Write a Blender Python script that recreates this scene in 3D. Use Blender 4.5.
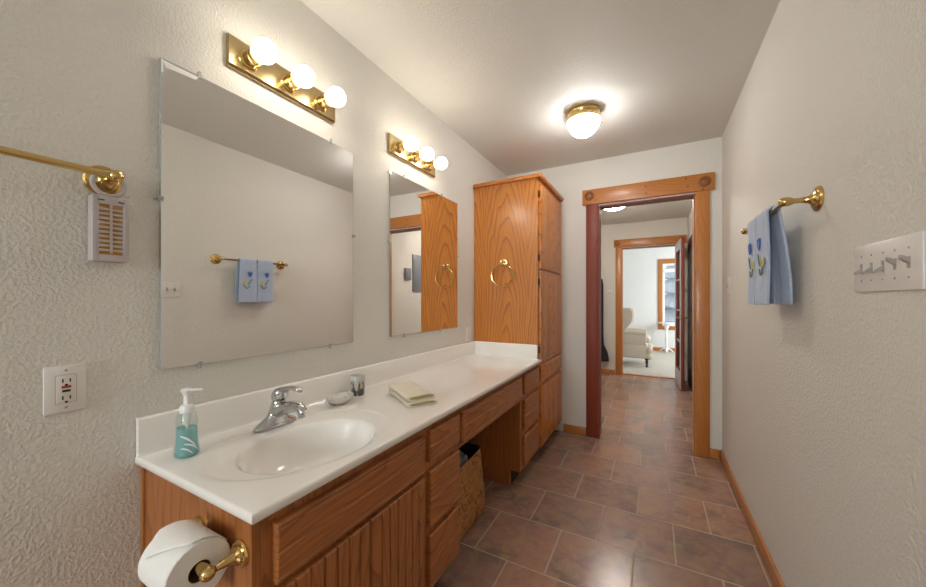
import bpy, bmesh, math, random
from mathutils import Vector, Matrix, Quaternion
random.seed(7)
for o in list(bpy.data.objects):
    bpy.data.objects.remove(o)
S = bpy.context.scene
COL = S.collection
PI = math.pi

# ------------------------------------------------------------------ camera
F_PX = 347.5
cam_d = bpy.data.cameras.new('camera')
cam = bpy.data.objects.new('camera', cam_d)
COL.objects.link(cam)
cam_d.sensor_width = 36.0
cam_d.lens = F_PX / 926 * 36.0
cam_d.shift_y = 6.5 / 926
cam_d.clip_start = 0.02
cam.location = (0, 0, 1.206)
cam.rotation_euler = (math.radians(90), 0, math.radians(28.58))
S.camera = cam

# ------------------------------------------------------------------ world, light, exposure
S.view_settings.view_transform = 'Standard'
S.view_settings.look = 'None'
S.view_settings.gamma = 1.0
S.view_settings.use_curve_mapping = False
S.view_settings.exposure = 1.38
W = bpy.data.worlds.new('sky')
S.world = W
W.use_nodes = True
W.node_tree.nodes['Background'].inputs[0].default_value = (0.80, 0.88, 1.0, 1)
W.node_tree.nodes['Background'].inputs[1].default_value = 0.55
S.cycles.max_bounces = 10
S.cycles.diffuse_bounces = 6
S.cycles.glossy_bounces = 6
S.cycles.transparent_max_bounces = 12
S.cycles.use_denoising = True
S.cycles.sample_clamp_indirect = 6.0

BULB = 8.6          # radiance of the vanity globes
DOME = 18.5         # radiance added to the bathroom ceiling dome to brighten the walls
HALL = 24.0          # radiance of the hall dome


def area(name, loc, rot, sx, sy, power, color):
    d = bpy.data.lights.new(name, 'AREA')
    d.shape = 'RECTANGLE'
    d.size, d.size_y = sx, sy
    d.energy = power
    d.color = color
    o = bpy.data.objects.new(name, d)
    o.location = loc
    o.rotation_euler = rot
    COL.objects.link(o)
    return o


# fill lamps added outside two unseen windows: bedroom side and behind the camera
area('added_fill_bedroom', (2.34, 8.0, 1.45), (0, math.radians(90), 0), 1.3, 1.5, 43, (0.95, 0.97, 1.0))
area('added_fill_bathroom', (-0.95, -3.18, 1.55), (math.radians(90), 0, 0), 0.56, 1.1, 34, (0.95, 0.98, 1.0))

# ------------------------------------------------------------------ materials
class NT:
    def __init__(self, name):
        self.m = bpy.data.materials.new(name)
        self.m.use_nodes = True
        self.t = self.m.node_tree
        self.p = self.t.nodes['Principled BSDF']
        self.out = self.t.nodes['Material Output']

    def n(self, kind, **kw):
        nd = self.t.nodes.new(kind)
        for k, v in kw.items():
            setattr(nd, k, v)
        return nd

    def put(self, sock, v):
        if isinstance(v, bpy.types.NodeSocket):
            self.t.links.new(v, sock)
        else:
            if isinstance(v, tuple) and len(v) == 3 and sock.type == 'RGBA':
                v = (*v, 1)
            sock.default_value = v

    def math(self, op, a, b=0.0, c=0.0):
        nd = self.n('ShaderNodeMath', operation=op)
        self.put(nd.inputs[0], a)
        self.put(nd.inputs[1], b)
        self.put(nd.inputs[2], c)
        return nd.outputs[0]

    def mix(self, f, a, b, mode='MIX'):
        nd = self.n('ShaderNodeMix', data_type='RGBA', blend_type=mode)
        self.put(nd.inputs[0], f)
        self.put(nd.inputs[6], a)
        self.put(nd.inputs[7], b)
        return nd.outputs[2]

    def obj(self):
        return self.n('ShaderNodeTexCoord').outputs['Object']

    def mapping(self, vec, scale=(1, 1, 1), loc=(0, 0, 0)):
        nd = self.n('ShaderNodeMapping')
        self.put(nd.inputs[0], vec)
        nd.inputs['Scale'].default_value = scale
        self.put(nd.inputs['Location'], loc)
        return nd.outputs[0]

    def noise(self, vec, scale, detail=2.0, rough=0.5, dist=0.0):
        nd = self.n('ShaderNodeTexNoise')
        self.put(nd.inputs['Vector'], vec)
        nd.inputs['Scale'].default_value = scale
        nd.inputs['Detail'].default_value = detail
        nd.inputs['Roughness'].default_value = rough
        nd.inputs['Distortion'].default_value = dist
        return nd.outputs[0], nd.outputs[1]

    def ramp(self, f, stops, interp='LINEAR'):
        nd = self.n('ShaderNodeValToRGB')
        nd.color_ramp.interpolation = interp
        e = nd.color_ramp.elements
        while len(e) < len(stops):
            e.new(0.5)
        for i, (p, c) in enumerate(stops):
            e[i].position = p
            e[i].color = (*c, 1) if len(c) == 3 else c
        self.put(nd.inputs[0], f)
        return nd.outputs[0]

    def bump(self, h, strength=0.5, dist=0.01, normal=None):
        nd = self.n('ShaderNodeBump')
        nd.inputs['Strength'].default_value = strength
        nd.inputs['Distance'].default_value = dist
        self.put(nd.inputs['Height'], h)
        if normal is not None:
            self.put(nd.inputs['Normal'], normal)
        return nd.outputs[0]

    def set(self, **kw):
        names = {'base': 'Base Color', 'rough': 'Roughness', 'metal': 'Metallic', 'normal': 'Normal',
                 'trans': 'Transmission Weight', 'ior': 'IOR', 'coat': 'Coat Weight', 'coat_rough': 'Coat Roughness',
                 'sheen': 'Sheen Weight', 'spec': 'Specular IOR Level', 'em': 'Emission Color', 'ems': 'Emission Strength',
                 'sss': 'Subsurface Weight', 'aniso': 'Anisotropic'}
        for k, v in kw.items():
            self.put(self.p.inputs[names[k]], v)
        return self.m


def plain(name, base, rough=0.5, **kw):
    t = NT(name)
    return t.set(base=base, rough=rough, **kw)


def varied(name, base, amt=0.12, scale=30.0, rough=0.5, bump=0.0, bscale=200.0, **kw):
    t = NT(name)
    v = t.obj()
    f, _ = t.noise(v, scale, 3.0)
    lo = tuple(c * (1 - amt) for c in base)
    hi = tuple(min(1, c * (1 + amt)) for c in base)
    c = t.mix(f, lo, hi)
    if bump:
        h, _ = t.noise(v, bscale, 2.0)
        kw['normal'] = t.bump(h, bump, 0.004)
    return t.set(base=c, rough=rough, **kw)


def plaster(name, base, scale=120.0, strength=0.42, dist=0.004):
    t = NT(name)
    v = t.obj()
    f, _ = t.noise(v, scale, 2.0, 0.5, 0.1)
    r = t.ramp(f, [(0.36, (0, 0, 0)), (0.70, (1, 1, 1))], 'EASE')
    f2, _ = t.noise(v, scale * 3.1, 1.0)
    h = t.math('MULTIPLY_ADD', f2, 0.15, r)
    b, _ = t.noise(v, 1.3, 2.0)
    c = t.mix(b, tuple(x * 0.97 for x in base), tuple(min(1, x * 1.02) for x in base))
    return t.set(base=c, rough=0.62, spec=0.3, normal=t.bump(h, strength, dist))


def wood(name, grain='Z', cross='Y', base=(0.50, 0.19, 0.052), dark=(0.25, 0.075, 0.018), lite=(0.62, 0.27, 0.085),
         freq=26.0, tilt=0.16, depth=0.05, warp=1.0, rough=0.38, line=0.75, coat=0.25, pores=1.0, jitter=1.0):
    """plain-sawn board: growth rings round a tilted heart, cut by the board's face, plus pores along the grain"""
    t = NT(name)
    v = t.obj()
    rnd = t.n('ShaderNodeObjectInfo').outputs['Random']
    sx = t.n('ShaderNodeSeparateXYZ')
    t.put(sx.inputs[0], v)
    ax = {'X': 0, 'Y': 1, 'Z': 2}
    third = ({'X', 'Y', 'Z'} - {grain, cross}).pop()
    g = sx.outputs[ax[grain]]
    a = sx.outputs[ax[cross]]
    d = sx.outputs[ax[third]]
    g = t.math('MULTIPLY_ADD', rnd, 3.7 * jitter, g)
    a = t.math('ADD', a, t.math('MULTIPLY', t.math('SUBTRACT', rnd, 0.5), 0.10 * jitter))
    cv = t.n('ShaderNodeCombineXYZ')
    t.put(cv.inputs[0], a)
    t.put(cv.inputs[1], d)
    t.put(cv.inputs[2], g)
    cv = cv.outputs[0]
    w1, _ = t.noise(t.mapping(cv, (5.0, 2.0, 1.1)), 1.0, 2.0)
    w2, _ = t.noise(t.mapping(cv, (16.0, 6.0, 3.0)), 1.0, 2.0)
    # several hearts side by side: fold the cross coordinate
    aw = t.math('MULTIPLY_ADD', t.math('SUBTRACT', w1, 0.5), 0.16 * warp, a)
    fold = t.math('PINGPONG', aw, 0.17)
    dd = t.math('MULTIPLY_ADD', g, tilt, depth)
    dd = t.math('ADD', dd, t.math('MULTIPLY', t.math('SUBTRACT', w2, 0.5), 0.035 * warp))
    r = t.math('SQRT', t.math('ADD', t.math('MULTIPLY', fold, fold), t.math('MULTIPLY', dd, dd)))
    saw = t.math('FRACT', t.math('MULTIPLY', r, freq * 2.2))
    ring = t.ramp(saw, [(0.0, (0.0,) * 3), (0.55, (0.10,) * 3), (0.80, (0.45,) * 3), (0.92, (1,) * 3), (0.97, (0.8,) * 3), (1.0, (0,) * 3)])
    fine, _ = t.noise(t.mapping(cv, (260.0, 120.0, 5.0)), 1.0, 2.0, 0.6)
    broad, _ = t.noise(t.mapping(cv, (9.0, 3.0, 0.8)), 1.0, 2.0)
    c = t.mix(broad, base, lite)
    c = t.mix(t.math('MULTIPLY', ring, line), c, dark)
    pf = t.ramp(fine, [(0.40, (1,) * 3), (0.56, (0,) * 3)])
    c = t.mix(t.math('MULTIPLY', pf, 0.32 * pores), c, dark)
    nrm = t.bump(fine, 0.10, 0.002)
    return t.set(base=c, rough=rough, coat=coat, coat_rough=0.22, spec=0.45, normal=nrm)


def brick_floor(name):
    t = NT(name)
    v = t.obj()
    m = t.mapping(v, loc=(-0.095 + 0.342 * 20.5, -2.52 + 0.3365 * 20, 0))
    b = t.n('ShaderNodeTexBrick', offset=0.5, offset_frequency=2, squash=1.0)
    t.put(b.inputs['Vector'], m)
    b.inputs['Scale'].default_value = 1.0
    b.inputs['Mortar Size'].default_value = 0.0042
    b.inputs['Mortar Smooth'].default_value = 0.25
    b.inputs['Bias'].default_value = 0.0
    b.inputs['Brick Width'].default_value = 0.342
    b.inputs['Row Height'].default_value = 0.3365
    t.put(b.inputs['Color1'], (0, 0, 0))
    t.put(b.inputs['Color2'], (1, 1, 1))
    t.put(b.inputs['Mortar'], (0.5, 0.5, 0.5))
    tile = b.outputs['Color']
    grout = b.outputs['Fac']
    n1, _ = t.noise(v, 4.5, 4.0, 0.6, 0.6)
    n2, _ = t.noise(v, 14.0, 5.0, 0.65, 0.8)
    n3, _ = t.noise(v, 55.0, 4.0, 0.6)
    slate = t.ramp(n1, [(0.30, (0.17, 0.130, 0.105)), (0.45, (0.26, 0.158, 0.130)), (0.58, (0.34, 0.185, 0.148)), (0.72, (0.32, 0.220, 0.145))])
    warm = t.mix(t.ramp(n2, [(0.42, (0,) * 3), (0.70, (1,) * 3)]), slate, (0.38, 0.245, 0.150))
    each = t.mix(tile, (0.74, 0.77, 0.80), (1.18, 1.08, 1.00))
    c = t.mix(0.85, warm, each, 'MULTIPLY')
    gc = t.mix(n3, (0.33, 0.245, 0.17), (0.45, 0.345, 0.235))
    c = t.mix(grout, c, gc)
    h = t.math('MULTIPLY_ADD', n2, 0.35, t.math('MULTIPLY', n3, 0.10))
    h = t.math('SUBTRACT', h, t.math('MULTIPLY', grout, 0.9))
    rg = t.math('MULTIPLY_ADD', n2, 0.16, 0.155)
    rg = t.math('ADD', rg, t.math('MULTIPLY', grout, 0.5))
    return t.set(base=c, rough=rg, spec=0.5, normal=t.bump(h, 0.42, 0.004))


def pane_glass(name, tint=(0.96, 0.98, 0.98), fac=0.07):
    t = NT(name)
    tr = t.n('ShaderNodeBsdfTransparent')
    t.put(tr.inputs[0], tint)
    gl = t.n('ShaderNodeBsdfGlossy')
    gl.inputs['Roughness'].default_value = 0.02
    mx = t.n('ShaderNodeMixShader')
    mx.inputs[0].default_value = fac
    t.t.links.new(tr.outputs[0], mx.inputs[1])
    t.t.links.new(gl.outputs[0], mx.inputs[2])
    t.t.links.new(mx.outputs[0], t.out.inputs[0])
    return t.m


def emit(name, col, strength, base=(0.9, 0.9, 0.9)):
    t = NT(name)
    return t.set(base=base, rough=0.25, em=col, ems=strength)


M = {}
M['wall'] = plaster('textured_wall_paint', (0.70, 0.675, 0.62))
M['wall_hall'] = plaster('hall_wall_paint', (0.70, 0.67, 0.61), 150, 0.3)
M['ceiling'] = plaster('textured_ceiling_paint', (0.72, 0.705, 0.66), 160, 0.4, 0.004)
M['bed_wall'] = plaster('bedroom_wall_paint', (0.80, 0.80, 0.78), 150, 0.25)
M['tile'] = brick_floor('slate_tile')
M['carpet'] = varied('beige_carpet', (0.50, 0.46, 0.40), 0.2, 120, 0.95, 0.6, 300)
OAK = dict(base=(0.54, 0.180, 0.020), dark=(0.26, 0.062, 0.007), lite=(0.66, 0.245, 0.034))
RED = dict(base=(0.37, 0.124, 0.030), dark=(0.145, 0.040, 0.010), lite=(0.46, 0.166, 0.044), line=0.6)
M['oak_side'] = wood('oak_side_panel', 'Z', 'X', freq=24, tilt=0.115, depth=-0.06, warp=0.8, line=0.80, jitter=0.0, rough=0.30, coat=0.35, **OAK)
M['oak_v'] = wood('oak_vertical', 'Z', 'Y', freq=34, tilt=0.10, depth=0.06, **OAK)
M['oak_h'] = wood('oak_horizontal', 'Y', 'Z', freq=34, tilt=0.10, depth=0.06, **OAK)
M['red_v'] = wood('vanity_oak_vertical', 'Z', 'Y', freq=36, tilt=0.08, depth=0.06, **RED)
M['red_h'] = wood('vanity_oak_horizontal', 'Y', 'Z', freq=36, tilt=0.08, depth=0.06, **RED)
M['red_end'] = wood('vanity_oak_end', 'Z', 'X', freq=36, tilt=0.06, depth=0.07, **RED)
FIR = dict(base=(0.45, 0.160, 0.030), dark=(0.32, 0.095, 0.016), lite=(0.52, 0.205, 0.046))
M['fir_v'] = wood('fir_casing_vertical', 'Z', 'X', freq=55, tilt=0.03, depth=0.09, warp=0.5, line=0.45, pores=0.5, **FIR)
M['fir_h'] = wood('fir_casing_horizontal', 'X', 'Z', freq=50, tilt=0.05, depth=0.07, warp=0.6, line=0.40, pores=0.5, **FIR)
M['fir_y'] = wood('fir_baseboard', 'Y', 'Z', freq=50, tilt=0.04, depth=0.08, warp=0.5, line=0.40, pores=0.5, **FIR)
M['rosette_wood'] = varied('turned_rosette_wood', (0.26, 0.085, 0.020), 0.25, 50, 0.4)
M['fir_dark'] = varied('fir_end_grain', (0.13, 0.042, 0.013), 0.3, 60, 0.5)
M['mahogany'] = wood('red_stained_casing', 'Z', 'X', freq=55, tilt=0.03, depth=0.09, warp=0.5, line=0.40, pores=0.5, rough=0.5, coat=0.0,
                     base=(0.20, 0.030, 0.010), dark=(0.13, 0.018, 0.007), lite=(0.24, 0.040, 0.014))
M['toe_shade'] = plain('toe_recess_shade', (0.03, 0.015, 0.008), 0.8)  # shade of the toe recess put into the board's colour
M['marble'] = varied('cultured_marble', (0.86, 0.83, 0.79), 0.03, 7, 0.16, coat=0.4, coat_rough=0.08)
M['mirror'] = plain('mirror_silver', (0.91, 0.91, 0.895), 0.012, metal=1.0)
M['mirror_edge'] = plain('mirror_edge', (0.30, 0.33, 0.31), 0.25)
M['reflection_white'] = plain('bevel_reflection_white', (0.93, 0.92, 0.90), 0.4)
M['brass'] = varied('polished_brass', (0.66, 0.46, 0.18), 0.10, 20, 0.17, metal=1.0)
M['brass_soft'] = varied('satin_brass', (0.60, 0.46, 0.24), 0.08, 10, 0.27, metal=1.0)
M['brass_old'] = varied('aged_brass', (0.34, 0.26, 0.14), 0.2, 40, 0.26, metal=1.0)
M['bronze'] = plain('dark_bronze', (0.07, 0.045, 0.03), 0.4, metal=0.8)
M['chrome'] = plain('chrome', (0.56, 0.56, 0.57), 0.07, metal=1.0)
M['bulb'] = emit('lit_frosted_globe', (1.0, 0.915, 0.79), BULB)
M['opal'] = emit('opal_glass', (1.0, 0.99, 0.975), DOME)
M['opal_lit'] = emit('lit_opal_glass', (1.0, 0.95, 0.88), HALL)
M['white_plastic'] = plain('white_plastic', (0.74, 0.71, 0.68), 0.32)
M['ivory'] = plain('ivory_plastic', (0.72, 0.68, 0.62), 0.3)
M['clear_clip'] = plain('clear_plastic_clip', (0.75, 0.75, 0.72), 0.15, trans=0.5)
M['black'] = plain('black_slot', (0.012, 0.011, 0.010), 0.5)
M['red_button'] = plain('red_button', (0.42, 0.03, 0.03), 0.35)
M['screw'] = plain('screw_metal', (0.45, 0.43, 0.40), 0.3, metal=0.9)
M['toggle'] = plain('grey_toggle', (0.36, 0.32, 0.29), 0.35)
M['freshener'] = plain('grey_white_plastic', (0.47, 0.42, 0.415), 0.45)
M['orange_gel'] = varied('orange_gel', (0.52, 0.24, 0.035), 0.2, 60, 0.4)
M['towel'] = varied('blue_terry_cloth', (0.42, 0.50, 0.66), 0.10, 60, 0.9, 0.7, 420, sheen=0.4)
M['thread_blue'] = varied('blue_thread', (0.05, 0.11, 0.40), 0.2, 200, 0.6)
M['thread_yellow'] = varied('yellow_thread', (0.72, 0.62, 0.25), 0.2, 200, 0.6)
M['thread_green'] = varied('green_thread', (0.16, 0.22, 0.14), 0.2, 200, 0.6)
M['thread_white'] = plain('white_thread', (0.75, 0.76, 0.78), 0.6)
M['cream_cloth'] = varied('cream_terry_cloth', (0.76, 0.68, 0.53), 0.08, 70, 0.92, 0.7, 420, sheen=0.3)
M['olive_trim'] = varied('olive_hem', (0.36, 0.29, 0.13), 0.12, 90, 0.9)
M['paper'] = varied('tissue_paper', (0.84, 0.82, 0.79), 0.03, 60, 0.9, 0.25, 260)
M['card'] = plain('brown_cardboard', (0.16, 0.09, 0.05), 0.9)
M['grey_bag'] = varied('grey_plastic_bag', (0.32, 0.30, 0.33), 0.3, 30, 0.5, 0.8, 40)
M['near_black'] = plain('near_black', (0.035, 0.022, 0.018), 0.8)
M['linen'] = varied('cream_upholstery', (0.62, 0.56, 0.47), 0.06, 40, 0.9, 0.3, 300)
M['dark_wood'] = varied('dark_turned_wood', (0.045, 0.025, 0.016), 0.2, 40, 0.3)
M['white_paint'] = plain('white_paint', (0.82, 0.82, 0.82), 0.35)
M['dark_door'] = varied('dark_stained_door', (0.045, 0.026, 0.022), 0.2, 20, 0.5)
M['lilac_door'] = plain('grey_door', (0.46, 0.45, 0.46), 0.4)
M['door_wood'] = wood('red_door_edge', 'Z', 'Y', freq=55, tilt=0.03, depth=0.09, warp=0.5, line=0.4, pores=0.5,
                      base=(0.20, 0.036, 0.016), dark=(0.12, 0.020, 0.010), lite=(0.24, 0.046, 0.020))
M['coat'] = varied('black_cloth', (0.018, 0.017, 0.022), 0.3, 30, 0.85)
M['panel_grey'] = plain('grey_panel_paint', (0.20, 0.21, 0.24), 0.4)
M['glass'] = pane_glass('window_glass')
M['bottle'] = pane_glass('clear_bottle', (0.90, 0.96, 0.96), 0.10)
M['snow'] = varied('snowy_ground', (0.75, 0.76, 0.78), 0.1, 2, 0.9)
M['bark'] = varied('grey_bark', (0.14, 0.12, 0.11), 0.3, 20, 0.9)
M['pine'] = varied('frosted_needles', (0.60, 0.62, 0.64), 0.4, 5, 0.9, 1.0, 8)


def liquid_mat():
    t = NT('teal_soap')
    return t.set(base=(0.36, 0.68, 0.68), rough=0.12, trans=0.5, ior=1.33)


M['soap'] = liquid_mat()


def basket_mat():
    t = NT('woven_cane')
    v = t.obj()
    f, _ = t.noise(t.mapping(v, (40, 40, 90)), 1.0, 3.0, 0.6)
    g, _ = t.noise(t.mapping(v, (30, 30, 30)), 1.0, 4.0, 0.6, 1.2)
    c = t.ramp(g, [(0.36, (0.12, 0.045, 0.012)), (0.46, (0.42, 0.185, 0.050)), (0.62, (0.56, 0.27, 0.080)), (0.75, (0.36, 0.15, 0.040))])
    c = t.mix(t.math('MULTIPLY', f, 0.25), c, (0.12, 0.05, 0.02))
    return t.set(base=c, rough=0.5, normal=t.bump(f, 0.6, 0.006))


M['basket'] = basket_mat()


def cup_mat():
    t = NT('painted_ceramic')
    v = t.obj()
    sx = t.n('ShaderNodeSeparateXYZ')
    t.put(sx.inputs[0], v)
    z = sx.outputs[2]
    n, _ = t.noise(t.mapping(v, (95, 95, 28)), 1.0, 2.0)
    stems = t.ramp(n, [(0.47, (0,) * 3), (0.53, (1,) * 3)])
    n2, _ = t.noise(t.mapping(v, (60, 60, 60), (3, 5, 1)), 1.0, 1.0)
    yel = t.ramp(n2, [(0.52, (0,) * 3), (0.58, (1,) * 3)])
    up = t.ramp(t.math('MULTIPLY', z, 10.0), [(0.02, (1,) * 3), (0.55, (1,) * 3), (0.75, (0,) * 3)])
    c = t.mix(t.math('MULTIPLY', yel, up), (0.52, 0.53, 0.50), (0.60, 0.46, 0.14))
    c = t.mix(t.math('MULTIPLY', stems, up), c, (0.075, 0.07, 0.09))
    return t.set(base=c, rough=0.2, coat=0.5)


def dish_mat():
    t = NT('glazed_dish')
    v = t.obj()
    n, _ = t.noise(v, 60, 2.0)
    c = t.ramp(n, [(0.42, (0.72, 0.71, 0.68)), (0.56, (0.72, 0.71, 0.68)), (0.62, (0.40, 0.46, 0.50)), (0.7, (0.60, 0.56, 0.40))])
    return t.set(base=c, rough=0.15, coat=0.5)


M['cup'] = cup_mat()
M['dish'] = dish_mat()

# ------------------------------------------------------------------ object helpers
ORG = {}


class MB:
    """collects shapes in room coordinates; build() links them as ONE mesh object"""

    def __init__(self):
        self.b = bmesh.new()

    def box(self, x0, x1, y0, y1, z0, z1, bevel=0.0, seg=2):
        vs = [self.b.verts.new((x, y, z)) for x in (x0, x1) for y in (y0, y1) for z in (z0, z1)]
        fs = [(0, 1, 3, 2), (4, 6, 7, 5), (0, 4, 5, 1), (2, 3, 7, 6), (0, 2, 6, 4), (1, 5, 7, 3)]
        faces = [self.b.faces.new([vs[i] for i in f]) for f in fs]
        if bevel > 0:
            edges = list({e for f in faces for e in f.edges})
            bmesh.ops.bevel(self.b, geom=edges, offset=bevel, segments=seg, profile=0.5, affect='EDGES')
        return self

    def rings(self, rings, close0=True, close1=True, loop=True):
        """loft rings of equally many points"""
        vr = [[self.b.verts.new(p) for p in r] for r in rings]
        n = len(vr[0])
        for a, c in zip(vr, vr[1:]):
            for i in range(n if loop else n - 1):
                j = (i + 1) % n
                try:
                    self.b.faces.new((a[i], a[j], c[j], c[i]))
                except ValueError:
                    pass
        if close0:
            self.b.faces.new(list(reversed(vr[0])))
        if close1:
            self.b.faces.new(vr[-1])
        return vr

    def lathe(self, prof, origin, axis=(0, 0, 1), n=32, close0=True, close1=True):
        """prof: (radius, distance along axis)"""
        q = Vector((0, 0, 1)).rotation_difference(Vector(axis).normalized())
        o = Vector(origin)
        R = []
        for r, h in prof:
            r = max(r, 1e-4)
            R.append([o + q @ Vector((r * math.cos(2 * PI * i / n), r * math.sin(2 * PI * i / n), h)) for i in range(n)])
        self.rings(R, close0, close1)
        return self

    def cyl(self, p0, p1, r0, r1=None, n=24):
        p0, p1 = Vector(p0), Vector(p1)
        r1 = r0 if r1 is None else r1
        return self.lathe([(r0, 0), (r1, (p1 - p0).length)], p0, p1 - p0, n)

    def ball(self, c, r, n=24, sz=1.0):
        c = Vector(c)
        prof = []
        for k in range(n // 2 + 1):
            a = -PI / 2 + PI * k / (n // 2)
            prof.append((r * math.cos(a), r * sz * math.sin(a)))
        return self.lathe(prof, c, (0, 0, 1), n)

    def tube(self, pts, rad, n=12, closed=False, flat=1.0):
        pts = [Vector(p) for p in pts]
        rad = rad if isinstance(rad, (list, tuple)) else [rad] * len(pts)
        R = []
        prev = None
        m = len(pts)
        for i, p in enumerate(pts):
            if closed:
                d = pts[(i + 1) % m] - pts[i - 1]
            else:
                d = pts[min(i + 1, m - 1)] - pts[max(i - 1, 0)]
            d.normalize()
            up = Vector((0, 0, 1)) if abs(d.z) < 0.95 else Vector((1, 0, 0))
            if prev is not None:
                up = prev
            s = d.cross(up).normalized()
            u = s.cross(d).normalized()
            prev = u
            R.append([p + (s * math.cos(2 * PI * k / n) + u * math.sin(2 * PI * k / n) * flat) * rad[i] for k in range(n)])
        if closed:
            R.append(R[0])
            self.rings(R, False, False)
            bmesh.ops.remove_doubles(self.b, verts=self.b.verts, dist=1e-6)
        else:
            self.rings(R)
        return self

    def prism(self, poly, axis, a0, a1):
        """poly: 2-D outline in the plane across axis ('X': (y,z), 'Y': (x,z), 'Z': (x,y))"""
        def P(p, a):
            return {'X': (a, p[0], p[1]), 'Y': (p[0], a, p[1]), 'Z': (p[0], p[1], a)}[axis]
        self.rings([[P(p, a0) for p in poly], [P(p, a1) for p in poly]])
        return self

    def build(self, name, mat, parent=None, org=None, smooth=35, mods=None, extra=None):
        b = self.b
        bmesh.ops.recalc_face_normals(b, faces=b.faces)
        if parent is not None:
            org = ORG[parent.name]
        org = Vector(org) if org is not None else Vector((0, 0, 0))
        bmesh.ops.translate(b, verts=b.verts, vec=-org)
        me = bpy.data.meshes.new(name)
        b.to_mesh(me)
        b.free()
        mats = mat if isinstance(mat, (list, tuple)) else [mat]
        for m_ in mats:
            me.materials.append(M[m_] if isinstance(m_, str) else m_)
        if smooth:
            me.polygons.foreach_set('use_smooth', [True] * len(me.polygons))
            try:
                me.set_sharp_from_angle(angle=math.radians(smooth))
            except Exception:
                pass
        o = bpy.data.objects.new(name, me)
        COL.objects.link(o)
        ORG[o.name] = org
        if parent is not None:
            o.parent = parent
        else:
            o.location = org
        for k, v in (extra or {}).items():
            o[k] = v
        return o


def tag(o, label, cat, group=None, kind=None):
    o['label'] = label
    o['category'] = cat
    if group:
        o['group'] = group
    if kind:
        o['kind'] = kind
    return o


def thing(name, label, cat, loc, group=None):
    o = bpy.data.objects.new(name, None)
    COL.objects.link(o)
    o.location = loc
    o.empty_display_size = 0.05
    ORG[o.name] = Vector(loc)
    return tag(o, label, cat, group)


def dup(root, delta, label, rot=None):
    def cp(o, par):
        c = o.copy()
        COL.objects.link(c)
        if par is not None:
            c.parent = par
        for ch in list(o.children):
            cp(ch, c)
        return c
    r = cp(root, None)
    r.location = Vector(root.location) + Vector(delta)
    if rot is not None:
        r.rotation_euler.z = rot
    r['label'] = label
    return r


def struct(o):
    o['kind'] = 'structure'
    return o


def sroot(name, loc):
    o = bpy.data.objects.new(name, None)
    COL.objects.link(o)
    o.location = loc
    ORG[o.name] = Vector(loc)
    o['kind'] = 'structure'
    return o


def box(*a, bevel=0.0):
    return MB().box(*a, bevel=bevel)


# ------------------------------------------------------------------ room numbers
XL, XR, YB, H = -1.274, 0.463, 3.245, 2.44
YF = -3.00                      # wall behind the camera
YB2 = 3.36                      # hall side of the doorway wall
DX0, DX1, DZ = -0.418, 0.296, 2.035   # bathroom doorway
HXL = -1.45                     # hall left wall
HY = 6.15                       # hall end wall
HY2 = 6.27
EX0, EX1 = -0.433, 0.325        # bedroom doorway
BXL, BXR, BY = -2.2, 2.2, 9.45  # bedroom


def wall_holes_y(name, mat, y0, y1, x0, x1, hx0, hx1, hz0, hz1, h=H):
    """wall across Y with one opening"""
    m = MB()
    if hz0 > 0.001:
        m.box(hx0, hx1, y0, y1, 0, hz0)
    m.box(x0, hx0, y0, y1, 0, h)
    m.box(hx1, x1, y0, y1, 0, h)
    m.box(hx0, hx1, y0, y1, hz1, h)
    return struct(m.build(name, mat, smooth=0))


# ------------------------------------------------------------------ shell: bathroom
struct(box(XL - 0.12, XL, YF - 0.12, YB + 0.115, 0, H).build('wall_left', 'wall', smooth=0))
struct(box(XR, XR + 0.12, YF - 0.12, HY2, 0, H).build('wall_right', 'wall', smooth=0))
wall_holes_y('wall_back', 'wall', YB, YB2, XL, XR, DX0, DX1, 0, DZ)
wall_holes_y('wall_front', 'wall', YF - 0.12, YF, XL, XR, -1.22, -0.68, 1.0, 2.1)
struct(box(XL - 0.12, XR + 0.12, YF - 0.12, YB2, H, H + 0.1).build('ceiling', 'ceiling', smooth=0))
struct(box(HXL - 0.12, XR + 0.12, YF - 0.12, HY2 - 0.06, -0.08, 0).build('floor', 'tile', smooth=0))
# hall
struct(box(HXL - 0.12, HXL, YB2, HY2, 0, H).build('wall_hall_left', 'wall_hall', smooth=0))
wall_holes_y('wall_hall_back', 'wall_hall', HY, HY2, HXL, XR, EX0, EX1, 0, 2.045)
struct(box(HXL, XL - 0.12, YB2 - 0.1, YB2, 0, H).build('wall_hall_front', 'wall_hall', smooth=0))
struct(box(HXL - 0.12, XR + 0.12, YB2, HY2, H, H + 0.1).build('ceiling_hall', 'ceiling', smooth=0))
# bedroom
struct(box(BXL, BXR, HY2 - 0.06, BY, -0.08, 0.004).build('floor_bedroom', 'carpet', smooth=0))
struct(box(BXL, BXR, HY2, BY, H, H + 0.1).build('ceiling_bedroom', 'bed_wall', smooth=0))
struct(box(BXL - 0.12, BXL, HY2, BY, 0, H).build('wall_bedroom_left', 'bed_wall', smooth=0))
WX0, WX1, WZ0, WZ1 = 0.215, 0.95, 0.60, 2.06
wall_holes_y('wall_bedroom_back', 'bed_wall', BY, BY + 0.14, BXL - 0.12, BXR + 0.12, WX0, WX1, WZ0, WZ1)
m = MB()
for a, b_, z0, z1 in ((HY2, 7.25, 0, H), (8.75, BY, 0, H), (7.25, 8.75, 0, 0.8), (7.25, 8.75, 2.1, H)):
    m.box(BXR, BXR + 0.12, a, b_, z0, z1)
struct(m.build('wall_bedroom_right', 'bed_wall', smooth=0))
m = MB()
m.box(BXL, HXL - 0.12, HY2 - 0.12, HY2, 0, H)
m.box(XR + 0.12, BXR, HY2 - 0.12, HY2, 0, H)
struct(m.build('wall_bedroom_front', 'bed_wall', smooth=0))


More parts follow.
